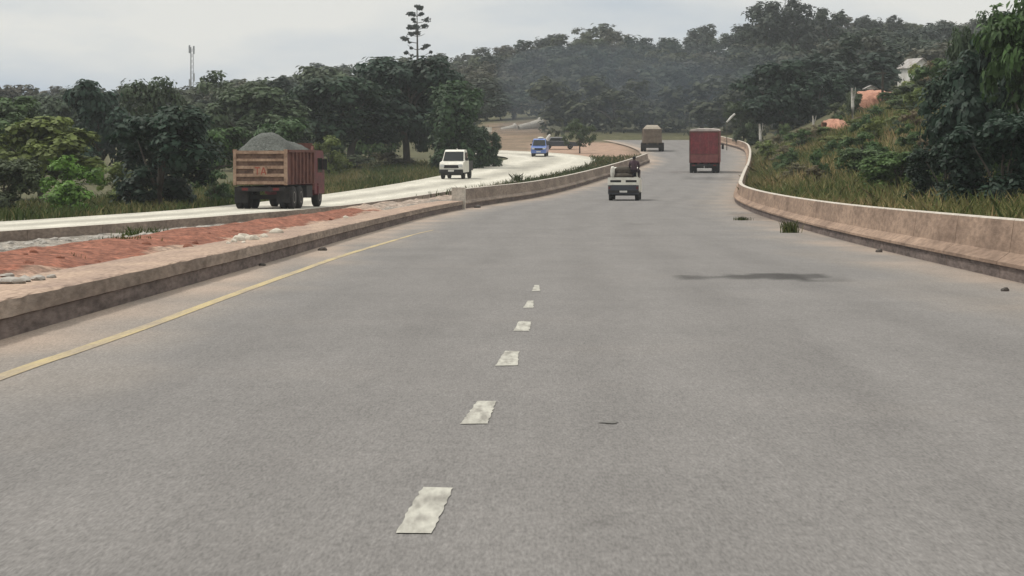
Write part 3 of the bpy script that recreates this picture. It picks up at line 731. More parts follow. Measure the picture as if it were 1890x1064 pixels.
while len(pts) < 5000:
    u = g.uniform(.0305, .057); Y = u * F; f = g.random(); X = XN(Y) + (XL(Y) - .6 - XN(Y)) * f
    if X > XL(Y) - .6 or g.random() > (u - .029) / .02: continue
    pts.append((X, Y, prof(Y) - .1 + .1 * f))
o = blades('weeds', pts, .2, .5, .03, (.075, .085, .04), 4); tag(o, 'scrubby weeds filling the gap behind the curving median wall', 'weeds', kind='stuff')
def clump(px, py, hm, wm, col, label, n=160, off=0, z=None, group=None, u=None):
    u = u or road_u(py); X, Y = (px - 945) * u, u * F; Z = prof(Y) if z is None else z
    gg = np.random.default_rng(int(px)); P = np.zeros((n, 3)); P[:, :2] = gg.normal(size=(n, 2)) * wm * .3
    o = blades('grass_tuft', P, hm * .4, hm, .012 + .012 * hm, col, int(px) + 1, .35); o.location = (X, Y, Z + off); tag(o, label, 'grass tuft', group); return o
clump(1458, 430, .42, .38, (.10, .11, .045), 'tall green grass tuft growing at the foot of the right barrier')
clump(1370, 407, .16, .45, (.06, .07, .03), 'flat little weed at the barrier foot just before the bend')
clump(262, 0, .50, 1.1, (.075, .10, .035), 'green weed clump on the grey rubble below the pale road edge', 260, z=-.12, u=.0150)
clump(232, 0, .22, .9, (.11, .10, .04), 'low olive weeds growing on the red soil heap', 120, z=.33, u=.0105)
clump(120, 0, .12, .5, (.09, .09, .04), 'dry weed sprig in the hollow of the red soil heap', 60, z=.33, u=.0084)
clump(955, 0, .55, .5, (.05, .065, .03), 'dark weed sprouting over the top of the median wall', 120, z=prof(.0375 * F) + .3, u=.0345)

# ------------------------------------------------------------------ stones and rubble
def stone(px, py, size, m, label, group=None, u=None, z=None, squash=.6, name='stone', cat='stone', seed=0):
    rr = random.Random(seed + int(px)); bm = bmesh.new(); bmesh.ops.create_icosphere(bm, subdivisions=2, radius=1)
    ax = [rr.uniform(.7, 1.3), rr.uniform(.6, 1.1), squash * rr.uniform(.8, 1.2)]
    for v in bm.verts:
        k = 1 + .22 * math.sin(3.1 * v.co.x + rr.random() * .2 + seed) * math.cos(2.7 * v.co.y + seed) + rr.uniform(-.09, .09)
        v.co = Vector([v.co[i] * k * ax[i] * size for i in range(3)])
    u = u or road_u(py); Y = u * F; o = bm_obj(name, bm, m); o.location = ((px - 945) * u, Y, (prof(Y) if z is None else z) + size * squash * .35); o.rotation_euler[2] = rr.uniform(0, 6)
    tag(o, label, cat, group); return o
stone(595, 463, .10, M['rock_dark'], 'dark flat stone lying between the yellow line and the left kerb'); stone(484, 491, .07, M['rock_dark'], 'small dark stone at the foot of the left kerb')
stone(882, 384, .16, M['rock_dark'], 'dark lump at the foot of the tall median wall'); stone(1855, 538, .07, M['rock_dark'], 'dark stone on the dusty road edge below the right barrier')
stone(1623, 466, .09, M['rock_dark'], 'dark lump standing in for the drain hole in the right barrier base')  # solid lump added in place of a dark drain hole
for i, (px, py) in enumerate([(422, 452), (432, 449), (441, 446), (450, 450), (458, 444), (468, 445), (478, 443), (488, 440), (510, 432), (516, 431), (638, 407), (448, 443)]):
    u_ = 1.5 - .40; u_ = (HC - .36) / (py - HOR); Y = u_ * F
    stone(px, py, .05 + .035 * (i % 3), M['rubble_pale'], 'pale rubble chunk in the row along the top of the left kerb', 'pale rubble chunks along the kerb top', u=u_, z=prof(Y) + .36, squash=.8, name='rubble_chunk', cat='rubble', seed=i)
for i, (px, py, s) in enumerate([(20, 520, .16), (45, 517, .12), (70, 514, .10), (95, 510, .08), (12, 508, .08)]):
    u_ = (HC - .40) / (py - HOR)
    stone(px, py, s, M['rubble'], 'flat pale slab piece among slabs on the kerb top at the left picture edge', 'pale slab pieces on the kerb top', u=u_, z=.38, squash=.4, name='slab_piece', cat='rubble', seed=40 + i)
rr = random.Random(12)
for i in range(190):
    px = rr.uniform(-20, 560); f = rr.random(); py0 = 466 - px * .085; u_ = rr.uniform(.0105, .0155) + px * 1.0e-5; Y = u_ * F; X = (px - 945) * u_
    if not (XN(Y) + .3 < X < XL(Y) - 3.2): continue
    fr = (X - XN(Y)) / (XL(Y) - 1.05 - XN(Y)); z = prof(Y) - .28 + .58 * sstep(0, 1, fr)
    stone(px, 0, rr.choice([.04, .05, .07, .1, .15]), M['rubble'], 'grey white rubble chunk strewn between the red soil and the pale road', 'rubble strewn in the median', u=u_, z=z, squash=.5, name='rubble_chunk', cat='rubble', seed=100 + i)
rr = random.Random(13)
for i in range(60):
    Y = rr.uniform(24, 110); X = XL(Y) - 1.05 - abs(rr.gauss(1.6, .9)); fr = (X - XN(Y)) / (XL(Y) - 1.05 - XN(Y))
    dR = XL(Y) - 1.05 - X; red = math.exp(-((dR - 1.6) / 1.3) ** 2); z = prof(Y) - .28 + .58 * sstep(0, 1, fr) + red * (.03 + .17 * mound(X, Y))
    stone(945 + F * X / Y, 0, rr.uniform(.03, .10), M['red_clod'], 'clod of red soil on the dug up median', 'red soil clods on the median', u=Y / F, z=z - .02, squash=.7, name='soil_clod', cat='soil clod', seed=200 + i)
x_, y_, z_ = (692 - 945) * .0205, .0205 * F, prof(.0205 * F)

# ------------------------------------------------------------------ vehicles
def wheel(parent, x, y, r, wd, face=1, name='wheel'):
    bm = bmesh.new(); pr = [(0, r * .55), (0, r * .9), (wd * .12, r), (wd * .88, r), (wd, r * .9), (wd, r * .55)]
    seg = 20; rings = []
    for k in range(seg):
        a = 2 * math.pi * k / seg; rings.append([bm.verts.new((x - wd / 2 + o, y + math.cos(a) * q, r + math.sin(a) * q)) for o, q in pr])
    for k in range(seg):
        A_, B_ = rings[k], rings[(k + 1) % seg]
        for j in range(len(pr) - 1): bm.faces.new((A_[j], B_[j], B_[j + 1], A_[j + 1]))
    for j in (0, len(pr) - 1): bm.faces.new([rg_[j] for rg_ in rings])
    wv = bm_obj(name, bm, M['tyre'], parent)
    for f in wv.data.polygons: f.use_smooth = len(f.vertices) == 4
    bm = bmesh.new(); ox = x + face * (wd / 2 + .004)
    c = bm.verts.new((ox - face * .02, y, r)); pv = [bm.verts.new((ox, y + math.cos(2 * math.pi * k / 14) * r * .52, r + math.sin(2 * math.pi * k / 14) * r * .52)) for k in range(14)]
    for k in range(14): bm.faces.new((c, pv[k], pv[(k + 1) % 14]))
    bm_obj('rim', bm, M['rim'], wv); return wv
def slope(X, Y, h):   # pitch of the road along heading h
    d = 2.0; a = prof(Y - d * math.cos(h)); b = prof(Y + d * math.cos(h)); return math.atan((b - a) / (2 * d))
def vehicle(name, px, py, heading, label, cat, on_side=False):
    u = road_u(py); X, Y = (px - 945) * u, u * F
    e = empty(name, (X, Y, prof(Y) + (.03 if on_side else 0)), 0); e.rotation_mode = 'XYZ'
    e.rotation_euler = Matrix.Rotation(-heading, 3, 'Z').__matmul__(Matrix.Rotation(slope(X, Y, heading), 3, 'X')).to_euler()
    tag(e, label, cat); return e
# local frame: rear bumper at y=0, x right, y forward. heading measured clockwise from +Y

# --- tipper truck with gravel
t = vehicle('tipper_truck', 481, 387.5, R(9.0), 'rusty tan tipper truck heaped with grey gravel on the pale left road', 'truck', True)
HW = 1.24
# body
bm = bmesh.new()
box(bm, -HW + .10, HW - .10, .06, .12, 1.12, 2.62)                       # tailgate sheet
for z in (1.60, 2.0, 2.36): pass
tg = bm_obj('tailgate', bm, M['rust_tan'], t)
bm = bmesh.new()
for z0, z1 in ((1.12, 1.26), (1.46, 1.60), (1.82, 1.96), (2.16, 2.28), (2.50, 2.64)): box(bm, -HW + .12, HW - .12, -.06, .062, z0, z1)
bm_obj('rib', bm, M['rust_light'], tg, bevel=.025)
bm = bmesh.new(); box(bm, -.30, .34, -.085, -.058, 1.50, 1.93)
bm_obj('plate_panel', bm, M['rust_light'], tg, bevel=.01)
# faint letters TA on the panel, built as strokes
bm = bmesh.new()
def stroke(bm, a, b, wd, y0, y1):
    a = Vector(a); b = Vector(b); d = (b - a).normalized(); nn = Vector((-d.y, d.x)) * wd / 2
    q = [a + nn, b + nn, b - nn, a - nn]; f0 = [bm.verts.new((p.x, y0, p.y)) for p in q]; f1 = [bm.verts.new((p.x, y1, p.y)) for p in q]
    bm.faces.new(f0); bm.faces.new(f1[::-1])
    for i in range(4): bm.faces.new((f0[i], f1[i], f1[(i + 1) % 4], f0[(i + 1) % 4]))
for a, b in (((-.24, 1.87), (.0, 1.87)), ((-.12, 1.85), (-.12, 1.56)), ((.06, 1.56), (.16, 1.88)), ((.17, 1.88), (.28, 1.56)), ((.10, 1.66), (.24, 1.66))): stroke(bm, a, b, .05, -.092, -.084)
bm_obj('lettering', bm, mat('faded_red_lettering', (.30, .07, .05), (.25, .09, .06), 6, .8), tg)
bm = bmesh.new()
for s in (-1, 1): box(bm, min(s * HW, s * (HW - .13)), max(s * HW, s * (HW - .13)), -.10, .10, 1.08, 2.70)
bm_obj('corner_post', bm, M['rust_light'], t, bevel=.02)
bm = bmesh.new()
prism(bm, [(.10, 1.10), (5.6, 1.10), (5.6, 2.86), (5.35, 2.86), (5.2, 2.66), (.10, 2.66)], -HW + .01, -HW + .09)
prism(bm, [(.10, 1.10), (5.6, 1.10), (5.6, 2.86), (5.35, 2.86), (5.2, 2.66), (.10, 2.66)], HW - .09, HW - .01)
box(bm, -HW + .09, HW - .09, 5.50, 5.60, 1.10, 3.0); box(bm, -HW + .09, HW - .09, .12, 5.5, 1.10, 1.18)
bd = bm_obj('dump_body', bm, M['rust_dark'], t)
bm = bmesh.new()
for y in np.linspace(.8, 5.2, 7):
    for s in (-1, 1): box(bm, min(s * (HW - .012), s * (HW + .07)), max(s * (HW - .012), s * (HW + .07)), y, y + .12, 1.12, 2.60)
for s in (-1, 1): box(bm, min(s * (HW - .012), s * (HW + .08)), max(s * (HW - .012), s * (HW + .08)), .12, 5.55, 2.56, 2.68)
bm_obj('rib', bm, M['rust_dark'], bd)
# gravel heap
V = []; Fq = []; nx, ny = 22, 40; g2 = random.Random(2)
for i in range(ny + 1):
    for j in range(nx + 1):
        a = j / nx * 2 - 1; b = i / ny; X = a * (HW - .09); Yv = .12 + b * 5.38
        ridge = math.exp(-((b - .27) / .34) ** 2) * .84 + .42 * sstep(.35, .9, b) ; cx = -.02
        hgt = max(0, 1 - abs(a - cx) ** 2.1) * ridge * (min(1, b / .12) ** .8) * (1 if b < .95 else .8)
        V.append((X, Yv, 2.58 + hgt + g2.uniform(-.035, .035) + (.05 if abs(a) < .98 else -.0)))
for i in range(ny):
    for j in range(nx): q = i * (nx + 1) + j; Fq.append((q, q + 1, q + nx + 2, q + nx + 1))
gl = mesh_obj('gravel_load', np_mesh('gravel_load', V, Fq, smooth=True), M['gravel'], t)
# chassis, axles, guards
bm = boxes((-.45, -.32, .15, 7.6, .78, 1.06), (.32, .45, .15, 7.6, .78, 1.06), (-.9, .9, .95, 1.1, .42, .62), (-.9, .9, 2.3, 2.45, .42, .62), (-.9, .9, 6.9, 7.05, .42, .62), (-1.1, 1.1, .02, .16, .80, .98))
bm_obj('chassis', bm, M['chassis'], t)
for y in (1.03, 2.38):
    for s in (-1, 1):
        for o in (.17, -.17): wheel(t, s * (1.02 + o * .97), y, .52, .30, s)
for s in (-1, 1): wheel(t, s * 1.02, 7.0, .52, .32, s)
for s in (-1, 1): bm_obj('mud_flap', boxes((s * .98 - .3, s * .98 + .3, .30, .33, .28, 1.0)), M['tyre'], t)
bm_obj('fuel_tank', boxes((.62, 1.18, 4.2, 5.4, .48, 1.02)), M['chassis'], t, bevel=.08)
for s in (-1, 1): bm_obj('tail_lamp', boxes((s * .72 - .14, s * .72 + .14, -.01, .03, .84, .96)), M['lamp_red'], t)
bm = bmesh.new(); prism(bm, [(5.78, .62), (7.9, .62), (7.95, 1.55), (7.72, 2.55), (7.5, 2.66), (5.85, 2.66), (5.78, 2.5)], -1.2, 1.2)
cb = bm_obj('cab', bm, M['maroon'], t, bevel=.05)
for s in (-1, 1): bm_obj('side_window', boxes((min(s * 1.19, s * 1.21), max(s * 1.19, s * 1.21), 6.45, 7.4, 1.62, 2.30)), M['glass'], cb)
bm_obj('windscreen', boxes((-1.05, 1.05, 7.78, 7.90, 1.62, 2.38)), M['glass'], cb)
bm = bmesh.new()
for s in (-1, 1): box(bm, min(s * 1.2, s * 1.42), max(s * 1.2, s * 1.42), 7.5, 7.56, 1.75, 2.25)
bm_obj('mirror', bm, M['chassis'], cb)
tubes('exhaust_stack', [([(1.12, 5.70, .8), (1.12, 5.70, 2.9)], [.07, .07])], M['rust_dark'], t)
bm_obj('front_guard', boxes((-1.25, 1.25, 6.4, 6.44, .55, 1.0), (-1.25, -.95, 6.4, 7.6, 1.04, 1.10), (.95, 1.25, 6.4, 7.6, 1.04, 1.10)), M['maroon'], t)

# --- pickups and cars
def car_body(parent, L_, W_, prof_lower, prof_cab, paint, inset=.14, ztop=(.95, 1.6), bev=.05):
    bm = bmesh.new(); prism(bm, prof_lower, -W_ / 2, W_ / 2); body = bm_obj('body', bm, paint, parent, bevel=bev)
    bm = bmesh.new(); prism(bm, prof_cab, -W_ / 2 + .03, W_ / 2 - .03, inset, ztop); cab_ = bm_obj('cab', bm, paint, parent, bevel=.05)
    return body, cab_
# white pickup with open tray, seen from behind
p = vehicle('pickup_truck', 1150.5, 371, R(4.5), 'small white pickup driving away with a brown load and a seated passenger', 'pickup')
W_ = 1.66
bm = bmesh.new(); prism(bm, [(2.05, .42), (3.3, .42), (4.35, .45), (4.4, .80), (4.3, .98), (3.55, 1.10), (2.05, 1.10)], -W_ / 2, W_ / 2); body = bm_obj('body', bm, M['white_paint'], p, bevel=.05)
bm = bmesh.new(); prism(bm, [(2.08, 1.08), (3.6, 1.08), (3.12, 1.74), (2.2, 1.77), (2.1, 1.71)], -W_ / 2 + .03, W_ / 2 - .03, .10, (1.1, 1.8)); cab = bm_obj('cab', bm, M['white_paint'], p, bevel=.05)
bm_obj('rear_window', boxes((-.62, .62, 2.06, 2.105, 1.26, 1.68)), M['glass'], cab)
bm = bmesh.new(); prism(bm, [(3.3, 1.14), (3.60, 1.14), (3.17, 1.76), (3.10, 1.76)], -.66, .66); bm_obj('windscreen', bm, M['glass'], cab)
for s in (-1, 1): bm_obj('side_window', boxes((min(s * .74, s * .80), max(s * .74, s * .80), 2.3, 3.15, 1.2, 1.62)), M['glass'], cab)
bm = boxes((-W_ / 2 + .06, W_ / 2 - .06, .06, 2.0, .62, .68), (-W_ / 2 + .02, -W_ / 2 + .08, .08, 2.02, .50, 1.14), (W_ / 2 - .08, W_ / 2 - .02, .08, 2.02, .50, 1.14), (-W_ / 2 + .06, W_ / 2 - .06, 1.95, 2.0, .62, 1.14))
tray = bm_obj('tray', bm, M['white_paint'], p)
bm = boxes((-W_ / 2, W_ / 2, .0, .055, .84, .98), (-W_ / 2, W_ / 2, .0, .055, 1.10, 1.24), (-W_ / 2, -W_ / 2 + .13, .001, .054, .975, 1.105), (W_ / 2 - .13, W_ / 2, .001, .054, .975, 1.105), (-.12, .12, .001, .054, .975, 1.105))
bm_obj('tailgate', bm, M['white_paint'], p, bevel=.012)
bm_obj('tailgate_recess', boxes((-W_ / 2 + .05, W_ / 2 - .05, .058, .075, .86, 1.22)), M['chassis'], p)
bm_obj('rear_valance', boxes((-W_ / 2 + .015, W_ / 2 - .015, .01, .075, .34, .83)), M['dark_paint'], p)
bm_obj('bumper', boxes((-W_ / 2 + .04, W_ / 2 - .04, -.06, .06, .42, .56)), M['chassis'], p, bevel=.02)
for s in (-1, 1):
    bm_obj('tail_lamp', boxes((s * .74 - .06, s * .74 + .05, -.012, .008, .62, .76)), M['lamp_dull'], p)
    wheel(p, s * .70, .85, .31, .22, s); wheel(p, s * .70, 3.55, .31, .22, s)
bm_obj('chassis', boxes((-.5, .5, .2, 4.1, .32, .5), (-.7, .7, .8, .9, .26, .36)), M['chassis'], p)
bm_obj('number_plate', boxes((-.2, .2, -.075, -.062, .44, .54)), M['plate'], p)
# load on the tray: rests there, its own thing
def to_world(e, loc):
    return e.matrix_basis @ Vector(loc)
def lumps(name, parts, m, seed):
    bm = bmesh.new(); rr = random.Random(seed)
    for (cx, cy, cz, ax, ay, az) in parts:
        r = bmesh.ops.create_icosphere(bm, subdivisions=3, radius=1)
        for v in r['verts']:
            c = v.co; k = 1 + .05 * math.sin(7 * c.x + seed) * math.sin(6 * c.y + 1) + rr.uniform(-.012, .012)
            sgn = lambda a: math.copysign(abs(a) ** .7, a)
            v.co = Vector((cx + ax * sgn(c.x) * k, cy + ay * sgn(c.y) * k, cz + az * sgn(c.z) * k))
    return bm_obj(name, bm, m, smooth=True)
ld = lumps('cargo_sack', [(0, 1.02, .93, .68, .82, .25), (-.1, 1.05, 1.28, .55, .72, .22), (-.04, 1.1, 1.56, .50, .55, .26)], M['cargo'], 3)
ld.matrix_basis = p.matrix_basis.copy(); tag(ld, 'brown sacking bundle heaped in the tray of the small white pickup', 'cargo')
ws = lumps('white_sack', [(-.60, .62, 1.50, .12, .2, .34)], M['dirty_white'], 5); ws.matrix_basis = p.matrix_basis @ Matrix.Translation((0, 0, 0)) @ Matrix.Rotation(R(0), 4, 'Y'); tag(ws, 'pale sack propped upright on the left of the brown load on the white pickup', 'sack')
# seated person
def person():
    sk = {}; J = []; E = []; RAD = []
    def j(n, co, r): sk[n] = len(J); J.append(co); RAD.append(r); return sk[n]
    def e(a, b): E.append((sk[a], sk[b]))
    j('pelvis', (0, 0, .08), .15); j('waist', (0, .02, .28), .135); j('chest', (0, .03, .46), .165); j('neckb', (0, .03, .60), .075); j('neck', (0, .04, .66), .055); j('head', (0, .06, .76), .098); j('crownp', (0, .055, .84), .085)
    for a, b in (('pelvis', 'waist'), ('waist', 'chest'), ('chest', 'neckb'), ('neckb', 'neck'), ('neck', 'head'), ('head', 'crownp')): e(a, b)
    for s, n in ((-1, 'l'), (1, 'r')):
        j('sh' + n, (s * .19, .03, .54), .068); j('el' + n, (s * .27, .06, .29), .048); j('wr' + n, (s * .20, .27, .17), .032); j('pa' + n, (s * .19, .34, .15), .034)
        e('chest', 'sh' + n); e('sh' + n, 'el' + n); e('el' + n, 'wr' + n); e('wr' + n, 'pa' + n)
        for q, (dx, ln) in enumerate(((-.030, .065), (-.010, .078), (.010, .072), (.028, .055))):
            j('f%d%s' % (q, n), (s * .19 + dx, .37, .148), .011); j('g%d%s' % (q, n), (s * .19 + dx * 1.1, .37 + ln * .6, .13), .009); j('h%d%s' % (q, n), (s * .19 + dx * 1.1, .37 + ln * .8, .10), .008)
            e('pa' + n, 'f%d%s' % (q, n)); e('f%d%s' % (q, n), 'g%d%s' % (q, n)); e('g%d%s' % (q, n), 'h%d%s' % (q, n))
        j('t' + n, (s * .19 - s * .045, .33, .14), .012); j('u' + n, (s * .19 - s * .055, .365, .125), .009); e('pa' + n, 't' + n); e('t' + n, 'u' + n)
        j('hip' + n, (s * .10, .05, .06), .10); j('kn' + n, (s * .16, .43, .16), .066); j('an' + n, (s * .16, .50, -.24), .043); j('to' + n, (s * .17, .68, -.29), .036)
        e('pelvis', 'hip' + n); e('hip' + n, 'kn' + n); e('kn' + n, 'an' + n); e('an' + n, 'to' + n)
    me = bpy.data.meshes.new('body'); me.from_pydata(J, E, []); o = bpy.data.objects.new('skel', me); COL.objects.link(o)
    m = o.modifiers.new('s', 'SKIN'); m.use_smooth_shade = True
    for i, v in enumerate(me.skin_vertices[0].data): v.radius = (RAD[i], RAD[i]); v.use_root = (i == 0)
    o.modifiers.new('d', 'SUBSURF').levels = 1
    dg = bpy.context.evaluated_depsgraph_get(); me2 = bpy.data.meshes.new_from_object(o.evaluated_get(dg)); bpy.data.objects.remove(o)
    return me2
pm = person(); pe2 = empty('person', (0, 0, 0)); pe2.matrix_basis = p.matrix_basis @ Matrix.Translation((.54, .62, 1.52)) @ Matrix.Rotation(R(-8), 4, 'Z')
tag(pe2, 'person in a dark purple brown shirt sitting on the pickup load, back turned', 'person')
pm.materials.clear()
mesh_obj('body', pm, M['skin'], pe2)
def shell(name, src, test, off, m):
    bm = bmesh.new(); bm.from_mesh(src); bm.normal_update()
    bmesh.ops.delete(bm, geom=[f for f in bm.faces if not test(f.calc_center_median())], context='FACES')
    for v in bm.verts: v.co += v.normal * off
    return bm_obj(name, bm, m, pe2, smooth=True)
shell('shirt', pm, lambda c: (.12 < c.z < .63 and c.y < .22 and (abs(c.x) < .235 or c.z > .30)) , .016, M['shirt'])
shell('trousers', pm, lambda c: (c.z < .14 and c.y < .33 and abs(c.x) < .25 and not (c.y > .25 and c.z > .09 and False)) or (c.z < .25 and .2 < c.y < .56 and c.z < .14 and abs(c.x) < .24 and c.z > -.2), .014, M['trousers'])
shell('hair', pm, lambda c: c.z > .80 or (c.z > .73 and c.y < .05 and abs(c.x) < .2), .012, M['hair'])

# generic front-facing pickup; local frame still y forward, so heading points at the camera
def front_pickup(name, px, py, heading, label, paint, W_, H_, cat='pickup', tray=None, low=None):
    v = vehicle(name, px, py, heading, label, cat, True); k = H_ / 1.85
    z = lambda a: a * k
    bm = bmesh.new(); prism(bm, [(1.9, z(.42)), (4.55, z(.42)), (4.68, z(.55)), (4.66, z(.92)), (4.5, z(1.06)), (3.6, z(1.14)), (1.9, z(1.14))], -W_ / 2, W_ / 2)
    body = bm_obj('body', bm, paint, v, bevel=.06)
    bm = bmesh.new(); prism(bm, [(1.9, z(1.12)), (3.75, z(1.12)), (3.15, z(1.76)), (2.9, z(1.85)), (2.05, z(1.85)), (1.92, z(1.75))], -W_ / 2 + .04, W_ / 2 - .04, .13, (z(1.12), z(1.85)))
    cab = bm_obj('cab', bm, paint, v, bevel=.06)
    bm = bmesh.new(); prism(bm, [(3.60, z(1.16)), (3.77, z(1.16)), (3.21, z(1.73)), (3.10, z(1.73))], -W_ / 2 + .12, W_ / 2 - .12, .10, (z(1.12), z(1.85))); bm_obj('windscreen', bm, M['glass'], cab)
    for s in (-1, 1):
        bm = bmesh.new(); prism(bm, [(2.15, z(1.2)), (3.45, z(1.2)), (3.05, z(1.68)), (2.2, z(1.68))], min(s * (W_ / 2 - .12), s * (W_ / 2 - .055)), max(s * (W_ / 2 - .12), s * (W_ / 2 - .055)), 0); bm_obj('side_window', bm, M['glass'], cab)
        bm_obj('mirror', boxes((min(s * (W_ / 2 - .02), s * (W_ / 2 + .16)), max(s * (W_ / 2 - .02), s * (W_ / 2 + .16)), 3.3, 3.38, z(1.16), z(1.34))), M['chassis'], cab)
        hl = bm_obj('headlight', boxes((s * (W_ / 2 - .22) - .15, s * (W_ / 2 - .22) + .15, 4.64, 4.69, z(.78), z(.94))), M['lamp_clear'], v, bevel=.02)
        wheel(v, s * (W_ / 2 - .13), .95, .37, .25, s); wheel(v, s * (W_ / 2 - .13), 3.85, .37, .25, s)
    bm_obj('grille', boxes((-W_ / 2 + .34, W_ / 2 - .34, 4.645, 4.685, z(.70), z(.90))), M['chassis'], v, bevel=.015)
    bm_obj('bumper', boxes((-W_ / 2 + .0, W_ / 2 - .0, 4.60, 4.80, z(.38), z(.62))), low or paint, v, bevel=.04)
    bm_obj('number_plate', boxes((-.22, .22, 4.802, 4.815, z(.48), z(.60))), M['plate'], v)
    bm_obj('tray', boxes((-W_ / 2 + .02, W_ / 2 - .02, 0, 1.88, z(.52), z(.60)), (-W_ / 2, -W_ / 2 + .06, 0, 1.88, z(.5), z(1.12)), (W_ / 2 - .06, W_ / 2, 0, 1.88, z(.5), z(1.12)), (-W_ / 2 + .06, W_ / 2 - .06, 0, .06, z(.5), z(1.12))), tray or paint, v)
    bm_obj('chassis', boxes((-.55, .55, .2, 4.5, .34, z(.52)), (-W_ / 2 + .1, W_ / 2 - .1, 4.5, 4.66, .30, z(.46))), M['chassis'], v)
    return v
def shift_back(v, L_):   # put the front bumper, not the rear, at the anchor point
    v.location = v.matrix_basis @ Vector((0, -L_, 0))
    v.location.z = prof(v.location.y) + .03
v1 = front_pickup('pickup_truck', 833, 332, R(180 + 8.5), 'white pickup coming down the pale left road beside the green tree', M['white_paint'], 1.82, 2.22, tray=M['chassis'], low=M['chassis']); shift_back(v1, 4.7)
v2 = front_pickup('pickup_truck', 994, 290.5, R(180 + 4), 'blue pickup on the pale road near its far bend', M['blue_paint'], 1.60, 1.86); shift_back(v2, 4.7)
rs = lumps('roof_bundle', [(-.1, 2.6, 1.95, .3, .3, .10)], M['white_paint'], 8); rs.matrix_basis = v2.matrix_basis.copy(); tag(rs, 'small white bundle on the roof of the blue pickup', 'bundle')

# --- red box truck
t = vehicle('box_truck', 1299.5, 320, R(5.2), 'dark red box truck with pale roof driving away in the right lane', 'truck')
W2 = 1.24
bm = boxes((-W2, W2, .0, 6.2, .86, 3.52)); bx = bm_obj('cargo_box', bm, M['red_paint'], t, bevel=.04)
bm = bmesh.new(); sec = [(-W2 - .02, 3.523), (W2 + .02, 3.523), (W2 - .05, 3.64), (W2 * .5, 3.71), (-W2 * .5, 3.71), (-W2 + .05, 3.64)]
a_ = [bm.verts.new((x, -.03, z)) for x, z in sec]; b_ = [bm.verts.new((x, 6.22, z)) for x, z in sec]; bm.faces.new(a_); bm.faces.new(b_[::-1])
for i in range(6): bm.faces.new((a_[i], b_[i], b_[(i + 1) % 6], a_[(i + 1) % 6]))
bm_obj('roof', bm, M['roof_pale'], t)
for s in (-1, 1):
    d = bm_obj('rear_door', boxes((min(s * .02, s * (W2 - .10)), max(s * .02, s * (W2 - .10)), -.035, -.002, 1.62, 3.38)), M['red_paint'], t, bevel=.012)
    bm_obj('lock_bar', boxes((s * .35 - .02, s * .35 + .02, -.06, -.036, 1.66, 3.34)), M['red_dust'], d)
bm_obj('lower_panel', boxes((-W2 + .10, W2 - .10, -.03, -.002, .90, 1.54)), M['red_dust'], t, bevel=.012)
bm = boxes((-W2 - .015, -W2 + .08, -.05, .02, .86, 3.5), (W2 - .08, W2 + .015, -.05, .02, .86, 3.5), (-W2 + .08, W2 - .08, -.05, .02, 3.41, 3.5), (-W2 + .08, W2 - .08, -.05, -.003, 1.545, 1.615))
bm_obj('door_frame', bm, M['rust_dark'], t)
bm_obj('bumper', boxes((-1.12, 1.12, -.08, .10, .56, .74)), M['chassis'], t, bevel=.02)
bm_obj('number_plate', boxes((-.28, .30, -.10, -.082, .22, .40), (-.02, .02, -.095, -.085, .39, .60)), M['plate'], t)
for s in (-1, 1):
    bm_obj('tail_lamp', boxes((s * .88 - .12, s * .88 + .12, -.095, -.082, .60, .71)), M['lamp_red'], t); bm_obj('mud_flap', boxes((s * .9 - .28, s * .9 + .28, .25, .28, .15, .8)), M['tyre'], t)
    for o in (.16, -.16): wheel(t, s * (.95 + o), 1.2, .48, .28, s)
    wheel(t, s * 1.0, 7.2, .48, .28, s)
bm_obj('chassis', boxes((-.4, -.28, .1, 8.2, .6, .85), (.28, .4, .1, 8.2, .6, .85), (-.9, .9, 1.1, 1.3, .4, .56), (-.9, .9, 7.1, 7.3, .4, .56)), M['chassis'], t)
bm = bmesh.new(); prism(bm, [(6.4, .6), (8.3, .6), (8.35, 1.5), (8.1, 2.55), (6.5, 2.65), (6.4, 2.5)], -1.15, 1.15); cb = bm_obj('cab', bm, M['red_paint'], t, bevel=.06)
bm = bmesh.new()
for s in (-1, 1): box(bm, min(s * 1.14, s * 1.30), max(s * 1.14, s * 1.30), 7.9, 7.94, 2.28, 2.32); box(bm, min(s * 1.28, s * 1.47), max(s * 1.28, s * 1.47), 7.88, 7.96, 1.9, 2.35)
bm_obj('mirror', bm, M['chassis'], cb)
bm_obj('windscreen', boxes((-1.0, 1.0, 8.14, 8.26, 1.6, 2.4)), M['glass'], cb)

# --- far tan truck
t = vehicle('tipper_truck', 1204, 280.5, R(2), 'hazy tan truck with pale load far ahead at the end of the main road', 'truck')
bm = bmesh.new()
for (x0, x1, y0, y1, z0, z1, ins) in ((-1.08, 1.08, .0, 5.2, .95, 2.55, .10),):
    lo = [bm.verts.new((x, y, z0)) for x, y in ((x0, y0), (x1, y0), (x1, y1), (x0, y1))]; hi = [bm.verts.new((x * .92, y, z1)) for x, y in ((x0, y0), (x1, y0), (x1, y1), (x0, y1))]
    bm.faces.new(lo); bm.faces.new(hi[::-1])
    for i in range(4): bm.faces.new((lo[i], hi[i], hi[(i + 1) % 4], lo[(i + 1) % 4]))
bd = bm_obj('dump_body', bm, M['olive'], t, bevel=.06)
bm_obj('rib', boxes((-1.0, 1.0, -.05, -.005, 1.05, 1.13), (-.98, .98, -.05, .02, 1.7, 1.78), (-.95, .95, -.05, .02, 2.32, 2.40)), M['olive'], bd)
bm = bmesh.new(); prism(bm, [(.05, 2.555), (5.1, 2.555), (4.6, 2.85), (2.5, 2.95), (.5, 2.80)], -.96, .96, .35, (2.56, 2.95)); bm_obj('sand_load', bm, M['sand'], t, bevel=.06)
